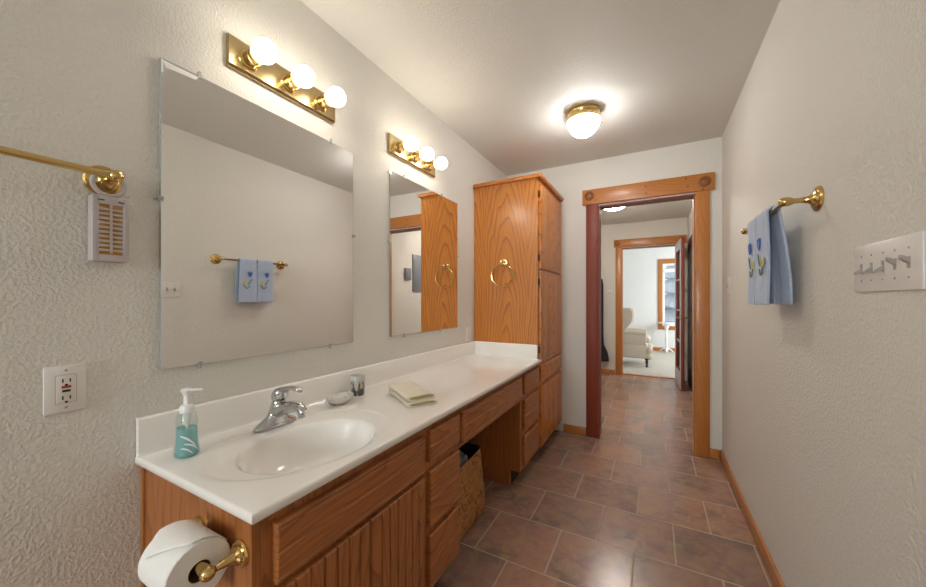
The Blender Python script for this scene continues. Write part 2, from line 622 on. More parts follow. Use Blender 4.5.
# ------------------------------------------------------------------ trim
def base_y(name, x0, x1, y0, y1, z1=0.072):
    poly = None
    struct(box(x0, x1, y0, y1, 0, z1, bevel=0.004).build(name, 'fir_y'))


def base_x(name, x0, x1, y0, y1, z1=0.072):
    struct(box(x0, x1, y0, y1, 0, z1, bevel=0.004).build(name, 'fir_h'))


base_y('baseboard_right', XR - 0.014, XR, YF, YB - 0.001)
base_x('baseboard_back', -0.715, -0.518, YB - 0.014, YB)
base_x('baseboard_corner', 0.386, XR - 0.015, YB - 0.014, YB)
base_y('baseboard_left', XL, XL + 0.014, YF, 0.425)
base_y('baseboard_hall_right', XR - 0.014, XR, YB2 + 0.03, 5.10)
base_x('baseboard_hall_back', HXL, EX0 - 0.10, HY - 0.014, HY)
base_x('baseboard_bedroom', BXL, BXR, BY - 0.014, BY, 0.085)


def casing(name, x0, x1, zt, yf, sgn, thick, left_mat, cw0, cw1, hz0, hz1, hx0, hx1, y_in, rosettes, dots):
    """door trim on a wall face at yf; sgn -1 faces the camera"""
    r = sroot(name, ((x0 + x1) / 2, yf, 0))
    ya, yb = sorted((yf, yf + sgn * 0.020))
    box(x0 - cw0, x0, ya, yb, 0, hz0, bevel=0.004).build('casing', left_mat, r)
    box(x1, x1 + cw1, ya, yb, 0, hz0, bevel=0.004).build('casing', 'fir_v', r)
    ya, yb = sorted((yf, yf + sgn * 0.026))
    box(hx0, hx1, ya, yb, hz0, hz1, bevel=0.004).build('header', 'fir_h', r)
    # jamb lining of the opening
    ya, yb = sorted((yf, y_in))
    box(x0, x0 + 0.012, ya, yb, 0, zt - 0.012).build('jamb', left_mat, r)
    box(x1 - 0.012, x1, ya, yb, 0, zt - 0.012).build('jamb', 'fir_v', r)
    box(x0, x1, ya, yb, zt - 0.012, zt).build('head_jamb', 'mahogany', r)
    yy = yf + sgn * 0.026
    for rx, rz in rosettes:
        ro = MB()
        ro.lathe([(0.036, 0.0), (0.036, 0.004), (0.031, 0.006), (0.026, 0.0015), (0.021, 0.0055), (0.010, 0.0075), (0.001, 0.008)],
                 (rx, yy, rz), (0, sgn, 0), 28)
        q = ro.build('rosette', 'rosette_wood', r)
        gr = MB()
        gr.lathe([(0.0365, 0), (0.0405, 0), (0.0405, 0.0022), (0.0365, 0.0022)], (rx, yy, rz), (0, sgn, 0), 28, False, False)
        gr.build('rosette_rim', 'fir_dark', r)
    for dx, dz in dots:
        MB().lathe([(0.0065, 0), (0.006, 0.0015), (0.001, 0.002)], (dx, yy, dz), (0, sgn, 0), 12).build('nail_plug', 'fir_dark', r)
    return r


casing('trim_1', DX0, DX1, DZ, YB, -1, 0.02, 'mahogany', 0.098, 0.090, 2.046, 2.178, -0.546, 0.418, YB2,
       [(-0.487, 2.121), (0.353, 2.113)],
       [(-0.049, 2.136), (-0.045, 2.080), (0.244, 2.092), (0.232, 2.154), (0.341, 2.057), (-0.435, 2.079)])
casing('trim_2', EX0, EX1, 2.045, HY, -1, 0.02, 'fir_v', 0.092, 0.085, 2.056, 2.178, -0.548, 0.452, HY2,
       [(-0.495, 2.116), (0.39, 2.116)], [(-0.43, 2.1), (0.0, 2.13), (0.0, 2.09), (0.33, 2.1)])
# hall side of the bathroom doorway
r = sroot('trim_3', (DX0, YB2, 0))
box(DX0 - 0.09, DX0, YB2, YB2 + 0.02, 0, DZ, bevel=0.003).build('casing', 'fir_v', r)
box(DX1, DX1 + 0.09, YB2, YB2 + 0.02, 0, DZ, bevel=0.003).build('casing', 'fir_v', r)
box(DX0 - 0.12, DX1 + 0.12, YB2, YB2 + 0.026, DZ, 2.17, bevel=0.003).build('header', 'fir_h', r)
# threshold between tile and carpet
struct(box(EX0 + 0.013, EX1 - 0.013, HY2 - 0.085, HY2 - 0.02, 0.001, 0.012, bevel=0.004).build('trim_4', 'oak_h'))

# bedroom window
w = sroot('window_1', ((WX0 + WX1) / 2, BY, WZ0))
for a in ((WX0 - 0.095, WX0, WZ0 - 0.09, WZ1 + 0.11), (WX1, WX1 + 0.095, WZ0 - 0.09, WZ1 + 0.11)):
    box(a[0], a[1], BY - 0.022, BY, a[2], a[3], bevel=0.004).build('window_casing', 'fir_v', w)
box(WX0, WX1, BY - 0.022, BY, WZ1, WZ1 + 0.11, bevel=0.004).build('window_casing', 'fir_h', w)
box(WX0, WX1, BY - 0.022, BY, WZ0 - 0.09, WZ0, bevel=0.004).build('window_casing', 'fir_h', w)
m = MB()
for a in ((WX0, WX0 + 0.045, WZ0, WZ1), (WX1 - 0.045, WX1, WZ0, WZ1), (WX0 + 0.045, WX1 - 0.045, WZ0, WZ0 + 0.045), (WX0 + 0.045, WX1 - 0.045, WZ1 - 0.045, WZ1)):
    m.box(a[0], a[1], BY + 0.05, BY + 0.09, a[2], a[3])
m.build('window_sash', 'white_paint', w, smooth=0)
box(WX0 + 0.045, WX1 - 0.045, BY + 0.066, BY + 0.072, WZ0 + 0.045, WZ1 - 0.045).build('pane', 'glass', w, smooth=0)
box(WX0 + 0.02, WX1 - 0.02, BY + 0.02, BY + 0.04, WZ1 - 0.20, WZ1 - 0.12).build('raised_blind', 'white_paint', w, smooth=0)
# unseen side window of the bedroom, added to light it
w = sroot('added_window_2', (BXR, 8.0, 0.8))
m = MB()
for a in ((7.25, 7.31, 0.8, 2.1), (8.69, 8.75, 0.8, 2.1), (7.31, 8.69, 0.8, 0.86), (7.31, 8.69, 2.04, 2.1), (7.98, 8.02, 0.86, 2.04)):
    m.box(BXR + 0.03, BXR + 0.08, a[0], a[1], a[2], a[3])
m.build('window_sash', 'white_paint', w, smooth=0)
box(BXR + 0.05, BXR + 0.056, 7.31, 8.69, 0.86, 2.04).build('pane', 'glass', w, smooth=0)
# unseen window behind the camera, added for the fill lamp
w = sroot('added_window_3', (-0.95, YF, 1.0))
m = MB()
for a in ((-1.22, -1.19, 1.0, 2.1), (-0.71, -0.68, 1.0, 2.1), (-1.19, -0.71, 1.0, 1.03), (-1.19, -0.71, 2.07, 2.1)):
    m.box(a[0], a[1], YF - 0.08, YF - 0.03, a[2], a[3])
m.build('window_sash', 'white_paint', w, smooth=0)
box(-1.19, -0.71, YF - 0.06, YF - 0.054, 1.03, 2.07).build('pane', 'glass', w, smooth=0)

# open french door of the bedroom (swings into the hall against the right wall)
d = sroot('door_1', (0.318, HY - 0.03, 0))
xd0, xd1, yd0, yd1 = 0.302, 0.344, 5.43, HY - 0.03
m = MB()
m.box(xd0, xd1, yd0, yd0 + 0.10, 0.012, 2.03, bevel=0.002)
m.box(xd0, xd1, yd1 - 0.10, yd1, 0.012, 2.03, bevel=0.002)
m.build('door_stile', 'door_wood', d)
m = MB()
m.box(xd0 + 0.001, xd1 - 0.001, yd0 + 0.10, yd1 - 0.10, 0.012, 0.23)
m.box(xd0 + 0.001, xd1 - 0.001, yd0 + 0.10, yd1 - 0.10, 1.90, 2.03)
m.build('door_rail', 'door_wood', d)
m = MB()
for a in ((yd0, yd0 + 0.10, 0.012, 2.03), (yd1 - 0.10, yd1, 0.012, 2.03), (yd0 + 0.10, yd1 - 0.10, 0.012, 0.23), (yd0 + 0.10, yd1 - 0.10, 1.90, 2.03)):
    m.box(xd0 - 0.003, xd0 - 0.0002, *a)
m.build('grey_face', 'lilac_door', d, smooth=0)  # thin grey skin over the door's left face
m = MB()
for zz in (0.62, 1.05, 1.48):
    m.box(xd0 + 0.008, xd1 - 0.008, yd0 + 0.10, yd1 - 0.10, zz, zz + 0.02)
m.build('glazing_bar', 'lilac_door', d, smooth=0)
box(xd0 + 0.018, xd0 + 0.024, yd0 + 0.10, yd1 - 0.10, 0.23, 1.90).build('pane', 'glass', d, smooth=0)
m = MB()
for s, xx in ((-1, xd0), (1, xd1)):
    m.lathe([(0.026, 0), (0.026, 0.006), (0.011, 0.010), (0.011, 0.045)], (xx, yd0 + 0.06, 0.965), (s, 0, 0), 16)
    m.tube([(xx + s * 0.042, yd0 + 0.06, 0.965), (xx + s * 0.046, yd0 + 0.11, 0.967), (xx + s * 0.044, yd0 + 0.16, 0.962)], [0.010, 0.009, 0.007], 10)
m.build('lever_handle', 'brass', d)
d.rotation_euler.z = math.radians(2.6)

# dark door in the hall's right wall behind it
d = sroot('door_2', (XR, 5.6, 0))
box(XR - 0.012, XR - 0.001, 5.12, 6.02, 0.002, 2.06).build('door_slab', 'dark_door', d, smooth=0)
for a in ((5.22, 5.54), (5.60, 5.92)):
    for z0, z1 in ((0.2, 0.9), (1.05, 1.9)):
        box(XR - 0.018, XR - 0.012, a[0], a[1], z0, z1, bevel=0.004).build('raised_panel', 'dark_door', d)


# ------------------------------------------------------------------ cabinetry
XF = -0.745       # face frame plane
XD = -0.726       # front of doors and drawers


def front(name, y0, y1, z0, z1, parent, mat, grooves, run, xb=XF, xf=XD, gd=0.0035, gw=0.004):
    """overlay front on the X plane with V grooves; run = 'Y' (horizontal) or 'Z' (vertical) grooves"""
    t = xf - xb
    R = 0.007
    c0, c1 = (z0, z1) if run == 'Y' else (y0, y1)
    e0, e1 = (y0, y1) if run == 'Y' else (z0, z1)
    out = [(c0, 0.0), (c0, t - R)]
    for k in range(1, 5):
        a = PI / 2 * k / 4
        out.append((c0 + R - R * math.cos(a), t - R + R * math.sin(a)))
    for g in grooves:
        c = c0 + (c1 - c0) * g
        out += [(c - gw, t), (c, t - gd), (c + gw, t)]
    for k in range(0, 5):
        a = PI / 2 * (1 - k / 4)
        out.append((c1 - R + R * math.cos(a), t - R + R * math.sin(a)))
    out.append((c1, 0.0))
    secs = [(e0, t - R)]
    for k in range(1, 5):
        a = PI / 2 * k / 4
        secs.append((e0 + R - R * math.cos(a), t - R + R * math.sin(a)))
    for k in range(0, 5):
        a = PI / 2 * (1 - k / 4)
        secs.append((e1 - R + R * math.cos(a), t - R + R * math.sin(a)))
    rings = []
    for e, lim in secs:
        ring = []
        for c, x in out:
            xx = xb + min(x, lim)
            ring.append((xx, e, c) if run == 'Y' else (xx, c, e))
        rings.append(ring)
    m = MB()
    m.rings(rings)
    return m.build(name, mat, parent, smooth=28)


HG = (0.10, 0.52, 0.90)     # grooves of the drawer fronts
TOE = -0.812

# --- sink base
sb = thing('sink_base_cabinet', 'oak sink base cabinet with two plank doors under the basin, nearest the camera', 'cabinet', (-1.0, 0.75, 0))
m = MB()
m.box(XL + 0.02, XF, 0.432, 0.450, 0.0, 0.744)
m.build('end_panel', 'red_end', sb, smooth=0)
box(XL + 0.002, XL + 0.019, 0.426, 0.450, 0.0, 0.744, bevel=0.003).build('scribe_strip', 'red_end', sb)
box(XL + 0.02, XF, 1.040, 1.058, 0.0, 0.744).build('side_panel', 'red_end', sb, smooth=0)
box(XL + 0.02, XF, 0.451, 1.039, 0.10, 0.118).build('bottom_panel', 'red_h', sb, smooth=0)
box(TOE - 0.016, TOE, 0.451, 1.039, 0.0, 0.099).build('toe_kick', 'toe_shade', sb, smooth=0)
m = MB()
m.box(XF - 0.018, XF, 0.451, 0.490, 0.119, 0.744)
m.box(XF - 0.018, XF, 1.020, 1.039, 0.119, 0.744)
m.box(XF - 0.018, XF, 0.751, 0.789, 0.150, 0.540)
m.box(XF - 0.018, XF, 0.490, 1.020, 0.700, 0.744)
m.box(XF - 0.018, XF, 0.490, 1.020, 0.540, 0.590)
m.box(XF - 0.018, XF, 0.490, 1.020, 0.119, 0.150)
m.build('face_frame', 'red_v', sb, smooth=0)
front('false_front', 0.478, 1.046, 0.574, 0.710, sb, 'red_h', HG, 'Y')
PL = (0.16, 0.30, 0.44, 0.58, 0.72, 0.86)
front('door', 0.478, 0.766, 0.120, 0.556, sb, 'red_v', PL, 'Z', gd=0.007, gw=0.003)
front('door', 0.772, 1.046, 0.120, 0.556, sb, 'red_v', PL, 'Z', gd=0.007, gw=0.003)
for zz in (0.49, 0.18):
    MB().cyl((XD - 0.012, 0.7690, zz), (XD - 0.012, 0.7690, zz + 0.04), 0.0026, n=10).build('hinge', 'bronze', sb)


def drawer_stack(name, label, y0, y1, fy0, fy1, rows, toe=True):
    r = thing(name, label, 'cabinet', ((XL + XF) / 2, (y0 + y1) / 2, 0), 'three-drawer units under the vanity top')
    m = MB()
    m.prism([(XL + 0.02, 0), (TOE, 0), (TOE, 0.10), (XF, 0.10), (XF, 0.744), (XL + 0.02, 0.744)], 'Y', y0, y0 + 0.016)
    m.build('side_panel', 'red_end', r, smooth=0)
    m = MB()
    m.prism([(XL + 0.02, 0), (TOE, 0), (TOE, 0.10), (XF, 0.10), (XF, 0.744), (XL + 0.02, 0.744)], 'Y', y1 - 0.016, y1)
    m.build('side_panel', 'red_end', r, smooth=0)
    box(XL + 0.02, XF - 0.019, y0 + 0.017, y1 - 0.017, 0.10, 0.116).build('bottom_panel', 'red_h', r, smooth=0)
    box(TOE - 0.016, TOE, y0 + 0.017, y1 - 0.017, 0, 0.099).build('toe_kick', 'toe_shade', r, smooth=0)
    m = MB()
    m.box(XF - 0.018, XF, y0 + 0.0165, y0 + 0.045, 0.10, 0.744)
    m.box(XF - 0.018, XF, y1 - 0.045, y1 - 0.0165, 0.10, 0.744)
    zs = [0.10] + [z for z0, z1 in sorted(rows) for z in (z0, z1)] + [0.744]
    for a, b_ in zip(zs[::2], zs[1::2]):
        m.box(XF - 0.018, XF, y0 + 0.045, y1 - 0.045, a - 0.012 if a > 0.11 else a, b_ + 0.012 if b_ < 0.74 else b_)
    m.build('face_frame', 'red_v', r, smooth=0)
    for z0, z1 in rows:
        dr = front('drawer', fy0, fy1, z0, z1, r, 'red_h', (0.10, 0.52) if z1 - z0 < 0.15 else (0.07, 0.5), 'Y')
    return r


ROWS = [(0.597, 0.716), (0.352, 0.563), (0.122, 0.322)]
drawer_stack('drawer_cabinet', 'oak three-drawer unit between the plank doors and the kneehole with the waste basket', 1.060, 1.322, 1.082, 1.308, ROWS)
drawer_stack('drawer_cabinet', 'oak three-drawer unit between the kneehole and the tall linen cabinet', 2.130, 2.518, 2.182, 2.498, [(0.590, 0.716), (0.347, 0.553), (0.122, 0.318)])

# kneehole apron drawer
k = thing('vanity_apron', 'wide shallow oak drawer front spanning the open kneehole', 'drawer', (-0.9, 1.72, 0.6))
m = MB()
m.box(XF - 0.018, XF, 1.324, 2.128, 0.556, 0.744)
m.box(XL + 0.03, XF - 0.019, 1.324, 1.340, 0.60, 0.744)
m.box(XL + 0.03, XF - 0.019, 2.112, 2.128, 0.60, 0.744)
m.build('apron_frame', 'red_h', k, smooth=0)
front('drawer', 1.334, 2.128, 0.578, 0.714, k, 'red_h', HG, 'Y')

# --- tall linen cabinet
tc = thing('linen_cabinet', 'tall oak linen cabinet standing at the far end of the vanity beside the doorway', 'cabinet', (-1.0, 2.88, 0))
TY0, TY1 = 2.522, 3.238
TZ = 2.112
m = MB()
m.prism([(XL + 0.004, 0), (TOE, 0), (TOE, 0.10), (XF - 0.02, 0.10), (XF - 0.02, TZ), (XL + 0.004, TZ)], 'Y', TY0, TY0 + 0.018)
m.build('side_panel', 'oak_side', tc, smooth=0)
m = MB()
m.prism([(XL + 0.004, 0), (TOE, 0), (TOE, 0.10), (XF - 0.02, 0.10), (XF - 0.02, TZ), (XL + 0.004, TZ)], 'Y', TY1 - 0.018, TY1)
m.build('side_panel', 'oak_side', tc, smooth=0)
m = MB()
m.box(XL + 0.004, XF - 0.02, TY0 + 0.018, TY1 - 0.018, 0.10, 0.118)
m.box(XL + 0.004, XF - 0.02, TY0 + 0.018, TY1 - 0.018, TZ - 0.018, TZ)
m.box(XL + 0.004, XL + 0.012, TY0 + 0.018, TY1 - 0.018, 0.118, TZ - 0.018)
m.build('carcass', 'oak_h', tc, smooth=0)
m = MB()
m.box(XF - 0.02, XF, TY0, TY0 + 0.045, 0.10, TZ)
m.box(XF - 0.02, XF, TY1 - 0.045, TY1, 0.10, TZ)
for a, b_ in ((0.10, 0.13), (0.54, 0.61), (0.70, 0.77), (1.40, 1.46), (2.06, TZ)):
    m.box(XF - 0.02, XF, TY0 + 0.045, TY1 - 0.045, a, b_)
m.box(XF - 0.02, XF, 2.88, 2.92, 0.13, 0.54)
m.box(XF - 0.02, XF, 2.88, 2.92, 0.77, 1.40)
m.box(XF - 0.02, XF, 2.88, 2.92, 1.46, 2.06)
m.build('face_frame', 'oak_side', tc, smooth=0)
box(TOE - 0.016, TOE, TY0 + 0.019, TY1 - 0.019, 0, 0.099).build('toe_kick', 'toe_shade', tc, smooth=0)
MB().prism([(XL + 0.004, TZ), (-0.722, TZ), (-0.716, TZ + 0.006), (-0.712, TZ + 0.020), (-0.714, TZ + 0.026), (XL + 0.004, TZ + 0.026)], 'Y', TY0 - 0.018, TY1).build('cornice', 'oak_h', tc, smooth=20)
TF = [(1.440, 2.076), (0.752, 1.418), (0.105, 0.560)]
for z0, z1 in TF:
    front('door', 2.556, 2.898, z0, z1, tc, 'oak_v', (0.5,), 'Z', gd=0.0015)
    front('door', 2.906, 3.222, z0, z1, tc, 'oak_v', (0.5,), 'Z', gd=0.0015)
front('drawer', 2.556, 3.222, 0.590, 0.718, tc, 'oak_h', (0.12, 0.9), 'Y')
for z0, z1 in TF[:2]:
    for zz in (z1 - 0.10, z0 + 0.06):
        h_ = MB()
        h_.box(XF, XF + 0.003, 2.530, 2.555, zz, zz + 0.045)
        h_.cyl((XF + 0.006, 2.553, zz - 0.003), (XF + 0.006, 2.553, zz + 0.048), 0.005, n=10)
        h_.build('hinge', 'bronze', tc)

# ------------------------------------------------------------------ countertop with integral basin
CT0, CT1, CX0, CX1, CZ = 0.415, 2.520, XL + 0.002, -0.715, 0.765
ct = thing('vanity_countertop', 'long off-white cultured marble vanity top with moulded oval basin and splash', 'countertop', (-1.0, 1.4, CZ))


def top_mesh():
    m = MB()
    bx, by, ra, rb = -0.930, 0.729, 0.164, 0.208
    ox, oy, oa, ob = -0.975, 0.742, 0.222, 0.292    # moulded ring round basin and tap deck
    EI = 0.006
    x0, x1, y0, y1 = CX0, CX1 - EI, CT0 + EI, CT1
    ang = [2 * PI * i / 112 for i in range(112)]
    for cx, cy in ((x0, y0), (x1, y0), (x1, y1), (x0, y1)):
        ang.append(math.atan2(cy - by, cx - bx) % (2 * PI))
    for yy in [y0 + (y1 - y0) * i / 40 for i in range(41)]:
        for xx in (x0, x1):
            ang.append(math.atan2(yy - by, xx - bx) % (2 * PI))
    ang = sorted(set(round(a, 5) for a in ang))
    rings = []
    for s, z in ((0.10, -0.128), (0.3, -0.127), (0.5, -0.122), (0.66, -0.110), (0.78, -0.092), (0.87, -0.066), (0.93, -0.038), (0.965, -0.018), (0.99, -0.007), (1.015, -0.002), (1.05, 0.0)):
        rings.append([(bx + ra * s * math.cos(a), by + rb * s * math.sin(a), CZ + z) for a in ang])

    def oval_hit(a, k):
        c, s = math.cos(a), math.sin(a)
        A, B = oa * k, ob * k
        px, py = bx - ox, by - oy
        qa = (c / A) ** 2 + (s / B) ** 2
        qb = 2 * (px * c / A ** 2 + py * s / B ** 2)
        qc = (px / A) ** 2 + (py / B) ** 2 - 1
        t = (-qb + math.sqrt(qb * qb - 4 * qa * qc)) / (2 * qa)
        return t
    for k, z in ((0.95, 0.0), (0.975, 0.0008), (1.0, 0.0028), (1.025, 0.0036)):
        ring = []
        for a in ang:
            t = oval_hit(a, k)
            x = min(bx + t * math.cos(a), x1 - 0.006)
            ring.append((max(x, x0 + 0.01), by + t * math.sin(a), CZ + z))
        rings.append(ring)

    def rect_hit(a):
        c, s = math.cos(a), math.sin(a)
        t = 1e9
        if c > 1e-9: t = min(t, (x1 - bx) / c)
        if c < -1e-9: t = min(t, (x0 - bx) / c)
        if s > 1e-9: t = min(t, (y1 - by) / s)
        if s < -1e-9: t = min(t, (y0 - by) / s)
        return t
    hit = [(bx + rect_hit(a) * math.cos(a), by + rect_hit(a) * math.sin(a)) for a in ang]
    last = rings[-1]
    rings.append([(l[0] + (h_[0] - l[0]) * 0.15, l[1] + (h_[1] - l[1]) * 0.15, CZ + 0.0036) for l, h_ in zip(last, hit)])
    for off, z in ((0.0, 0.0036), (0.003, 0.0028), (0.0052, 0.0), (0.006, -0.004), (0.006, -0.016), (0.003, -0.0195)):
        ring = []
        for x, y in hit:
            xx = x + off if x > x1 - 1e-4 else x
            yy = y - off if y < y0 + 1e-4 else y
            ring.append((xx, yy, CZ + z))
        rings.append(ring)
    m.rings(rings, True, False)
    return m


top_mesh().build('slab', 'marble', ct, smooth=50)
ZT = CZ + 0.0036
m = MB()
m.prism([(XL + 0.002, ZT), (XL + 0.026, ZT), (XL + 0.0215, ZT + 0.005), (XL + 0.020, ZT + 0.012), (XL + 0.020, 0.869), (XL + 0.017, 0.874), (XL + 0.012, 0.875), (XL + 0.002, 0.875)], 'Y', CT0 + 0.002, CT1)
m.build('backsplash', 'marble', ct, smooth=50)
m = MB()
m.prism([(CT1 - 0.001, ZT), (CT1 - 0.022, ZT), (CT1 - 0.020, ZT + 0.006), (CT1 - 0.020, 0.869), (CT1 - 0.016, 0.874), (CT1 - 0.010, 0.875), (CT1 - 0.001, 0.875)], 'X', XL + 0.0215, -0.742)
m.build('side_splash', 'marble', ct, smooth=50)
MB().lathe([(0.020, 0), (0.021, 0.003), (0.015, 0.004), (0.013, 0.002)], (-0.93, 0.729, CZ - 0.1278), (0, 0, 1), 20).build('drain', 'chrome', ct)

# ------------------------------------------------------------------ mirrors
def mirror(name, label, y0, y1, z0, z1, clips, strip, eps):
    r = thing(name, label, 'mirror', (XL, (y0 + y1) / 2, z0))
    xm = XL + 0.0075
    xn, xf_ = xm + eps * (y1 - y0) / 2, xm - eps * (y1 - y0) / 2
    MB().prism([(XL + 0.001, y0), (xn - 0.0006, y0), (xf_ - 0.0006, y1), (XL + 0.001, y1)], 'Z', z0, z1).build('backing', 'mirror_edge', r, smooth=0)
    m = MB()
    m.b.faces.new([m.b.verts.new(p) for p in ((xn, y0, z0), (xf_, y1, z0), (xf_, y1, z1), (xn, y0, z1))])
    m.build('mirror_glass', 'mirror', r, smooth=0)
    for cy, cz, dy, dz in clips:
        c = MB()
        xc = xm - eps * (cy - (y0 + y1) / 2)
        c.box(xc, xc + 0.003, cy - 0.006, cy + 0.006, cz - 0.007, cz + 0.007, bevel=0.001)
        c.box(XL + 0.001, xc + 0.003, cy + dy * 0.0095 - 0.0035, cy + dy * 0.0095 + 0.0035, cz + dz * 0.0105 - 0.0035, cz + dz * 0.0105 + 0.0035)
        cl = c.build('mirror_clip', 'clear_clip', r)
        c = MB()
        c.lathe([(0.0035, 0), (0.003, 0.0015), (0.0005, 0.002)], (xc + 0.003, cy + dy * 0.006, cz + dz * 0.007), (1, 0, 0), 10)
        c.build('screw', 'screw', cl)
    if strip:  # bright bevel reflection of the bulbs, modelled as a white strip
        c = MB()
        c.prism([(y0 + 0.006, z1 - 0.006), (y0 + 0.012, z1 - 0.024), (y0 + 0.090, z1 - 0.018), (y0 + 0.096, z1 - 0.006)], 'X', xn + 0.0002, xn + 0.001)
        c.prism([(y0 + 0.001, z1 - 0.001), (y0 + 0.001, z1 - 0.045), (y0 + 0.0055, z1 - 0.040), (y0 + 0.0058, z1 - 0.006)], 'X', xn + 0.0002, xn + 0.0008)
        c.build('bevel_reflection', 'reflection_white', r, smooth=0, extra={'label': 'white strip painted as the bevel reflection in the mirror corner'})
    return r


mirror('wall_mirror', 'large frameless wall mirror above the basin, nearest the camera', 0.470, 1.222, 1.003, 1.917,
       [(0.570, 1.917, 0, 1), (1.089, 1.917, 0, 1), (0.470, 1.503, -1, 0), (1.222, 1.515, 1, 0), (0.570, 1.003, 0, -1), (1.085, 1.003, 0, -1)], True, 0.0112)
mirror('wall_mirror', 'frameless wall mirror next to the tall linen cabinet, reflecting its towel ring', 1.486, 2.242, 1.004, 1.920,
       [(1.613, 1.920, 0, 1), (2.023, 1.920, 0, 1), (1.486, 1.53, -1, 0), (2.242, 1.53, 1, 0), (1.606, 1.004, 0, -1), (2.012, 1.004, 0, -1)], False, 0.004)

# ------------------------------------------------------------------ globe light bars
lb = thing('vanity_light', 'brass three-globe light bar above the large mirror nearest the camera', 'wall light', (XL, 0.868, 2.057), 'brass globe light bars over the mirrors')
m = MB()
m.prism([(XL, 2.002), (XL + 0.014, 2.002), (XL + 0.021, 2.010), (XL + 0.021, 2.104), (XL + 0.014, 2.112), (XL, 2.112)], 'Y', 0.652, 1.098)
m.build('back_plate', 'brass_soft', lb, smooth=20)
for cy in (0.716, 0.868, 1.020):
    m = MB()
    m.lathe([(0.034, 0), (0.032, 0.004), (0.025, 0.008), (0.025, 0.030), (0.027, 0.031), (0.027, 0.036), (0.025, 0.037), (0.025, 0.048), (0.0275, 0.050), (0.0275, 0.058)],
            (XL + 0.021, cy, 2.053), (1, 0, 0), 24)
    m.build('socket', 'brass', lb)
    m = MB()
    prof = [(0.017, -0.050), (0.018, -0.044)]
    for k_ in range(0, 15):
        a = -PI / 2 + 0.48 + (PI - 0.48) * k_ / 14
        prof.append((0.0378 * math.cos(a), 0.0378 * math.sin(a)))
    m.lathe(prof, (XL + 0.117, cy, 2.052), (1, 0, 0), 24)
    m.build('globe_bulb', 'bulb', lb)
dup(lb, (0, 0.822, 0.009), 'brass three-globe light bar above the mirror beside the tall linen cabinet')


# ------------------------------------------------------------------ ceiling lights
def dome_light(name, label, x, y, r, glass, drop=0.07, depth=0.10):
    t = thing(name, label, 'ceiling light', (x, y, H))
    MB().lathe([(r * 0.98, 0), (r * 0.98, -0.012), (r * 1.0, -0.016), (r * 0.97, -0.02), (r * 0.95, -drop + 0.012), (r * 1.02, -drop + 0.006), (r * 1.02, -drop), (r * 0.9, -drop)],
               (x, y, H), (0, 0, 1), 40).build('brass_rim', 'brass', t)
    prof = [(r * 0.93, -drop + 0.002)]
    for k_ in range(0, 13):
        a = 0.22 + (PI / 2 - 0.22) * k_ / 12
        prof.append((r * 1.04 * math.cos(a), -drop - depth * 0.06 - depth * math.sin(a) + depth * 0.22))
    MB().lathe(prof, (x, y, H), (0, 0, 1), 40).build('glass_dome', glass, t)
    return t


dome_light('ceiling_light', 'white glass dome light with brass rim on the bathroom ceiling', -0.395, 2.375, 0.102, 'opal', 0.065, 0.120)
dome_light('ceiling_light', 'glowing white dome light on the ceiling of the hall beyond the doorway', -0.40, 4.5, 0.175, 'opal_lit', 0.05, 0.135)


# ------------------------------------------------------------------ towel bars, hooks
def flange(m, c, axis, r, hub=0.011):
    m.lathe([(r, 0), (r, 0.004), (r * 0.9, 0.008), (r * 0.72, 0.009), (r * 0.66, 0.014), (r * 0.42, 0.018), (hub, 0.026), (hub * 0.85, 0.040)], c, axis, 28)


def towel_bar(label, wx, s, y0, y1, z, mat):
    t = thing('towel_bar', label, 'towel bar', (wx, (y0 + y1) / 2, z))
    bx = wx + s * 0.081
    for yy in (y0, y1):
        m = MB()
        flange(m, (wx, yy, z), (s, 0, 0), 0.040)
        m.lathe([(0.0095, 0.036), (0.008, 0.045), (0.0085, 0.06), (0.012, 0.066), (0.014, 0.072), (0.0155, 0.081), (0.014, 0.09), (0.009, 0.096), (0.002, 0.098)], (wx, yy, z), (s, 0, 0), 20)
        m.build('post', 'brass', t)
    MB().cyl((bx, y0 - 0.012, z), (bx, y1 + 0.012, z), 0.0085, n=16).build('bar', mat, t)
    return t


towel_bar('brass towel bar on the left wall above the outlet, holding the slotted freshener', XL, 1, -0.25, 0.352, 1.519, 'brass')
towel_bar('brass towel bar on the right wall with two blue hand towels over it', XR, -1, 1.504, 2.055, 1.527, 'brass_old')


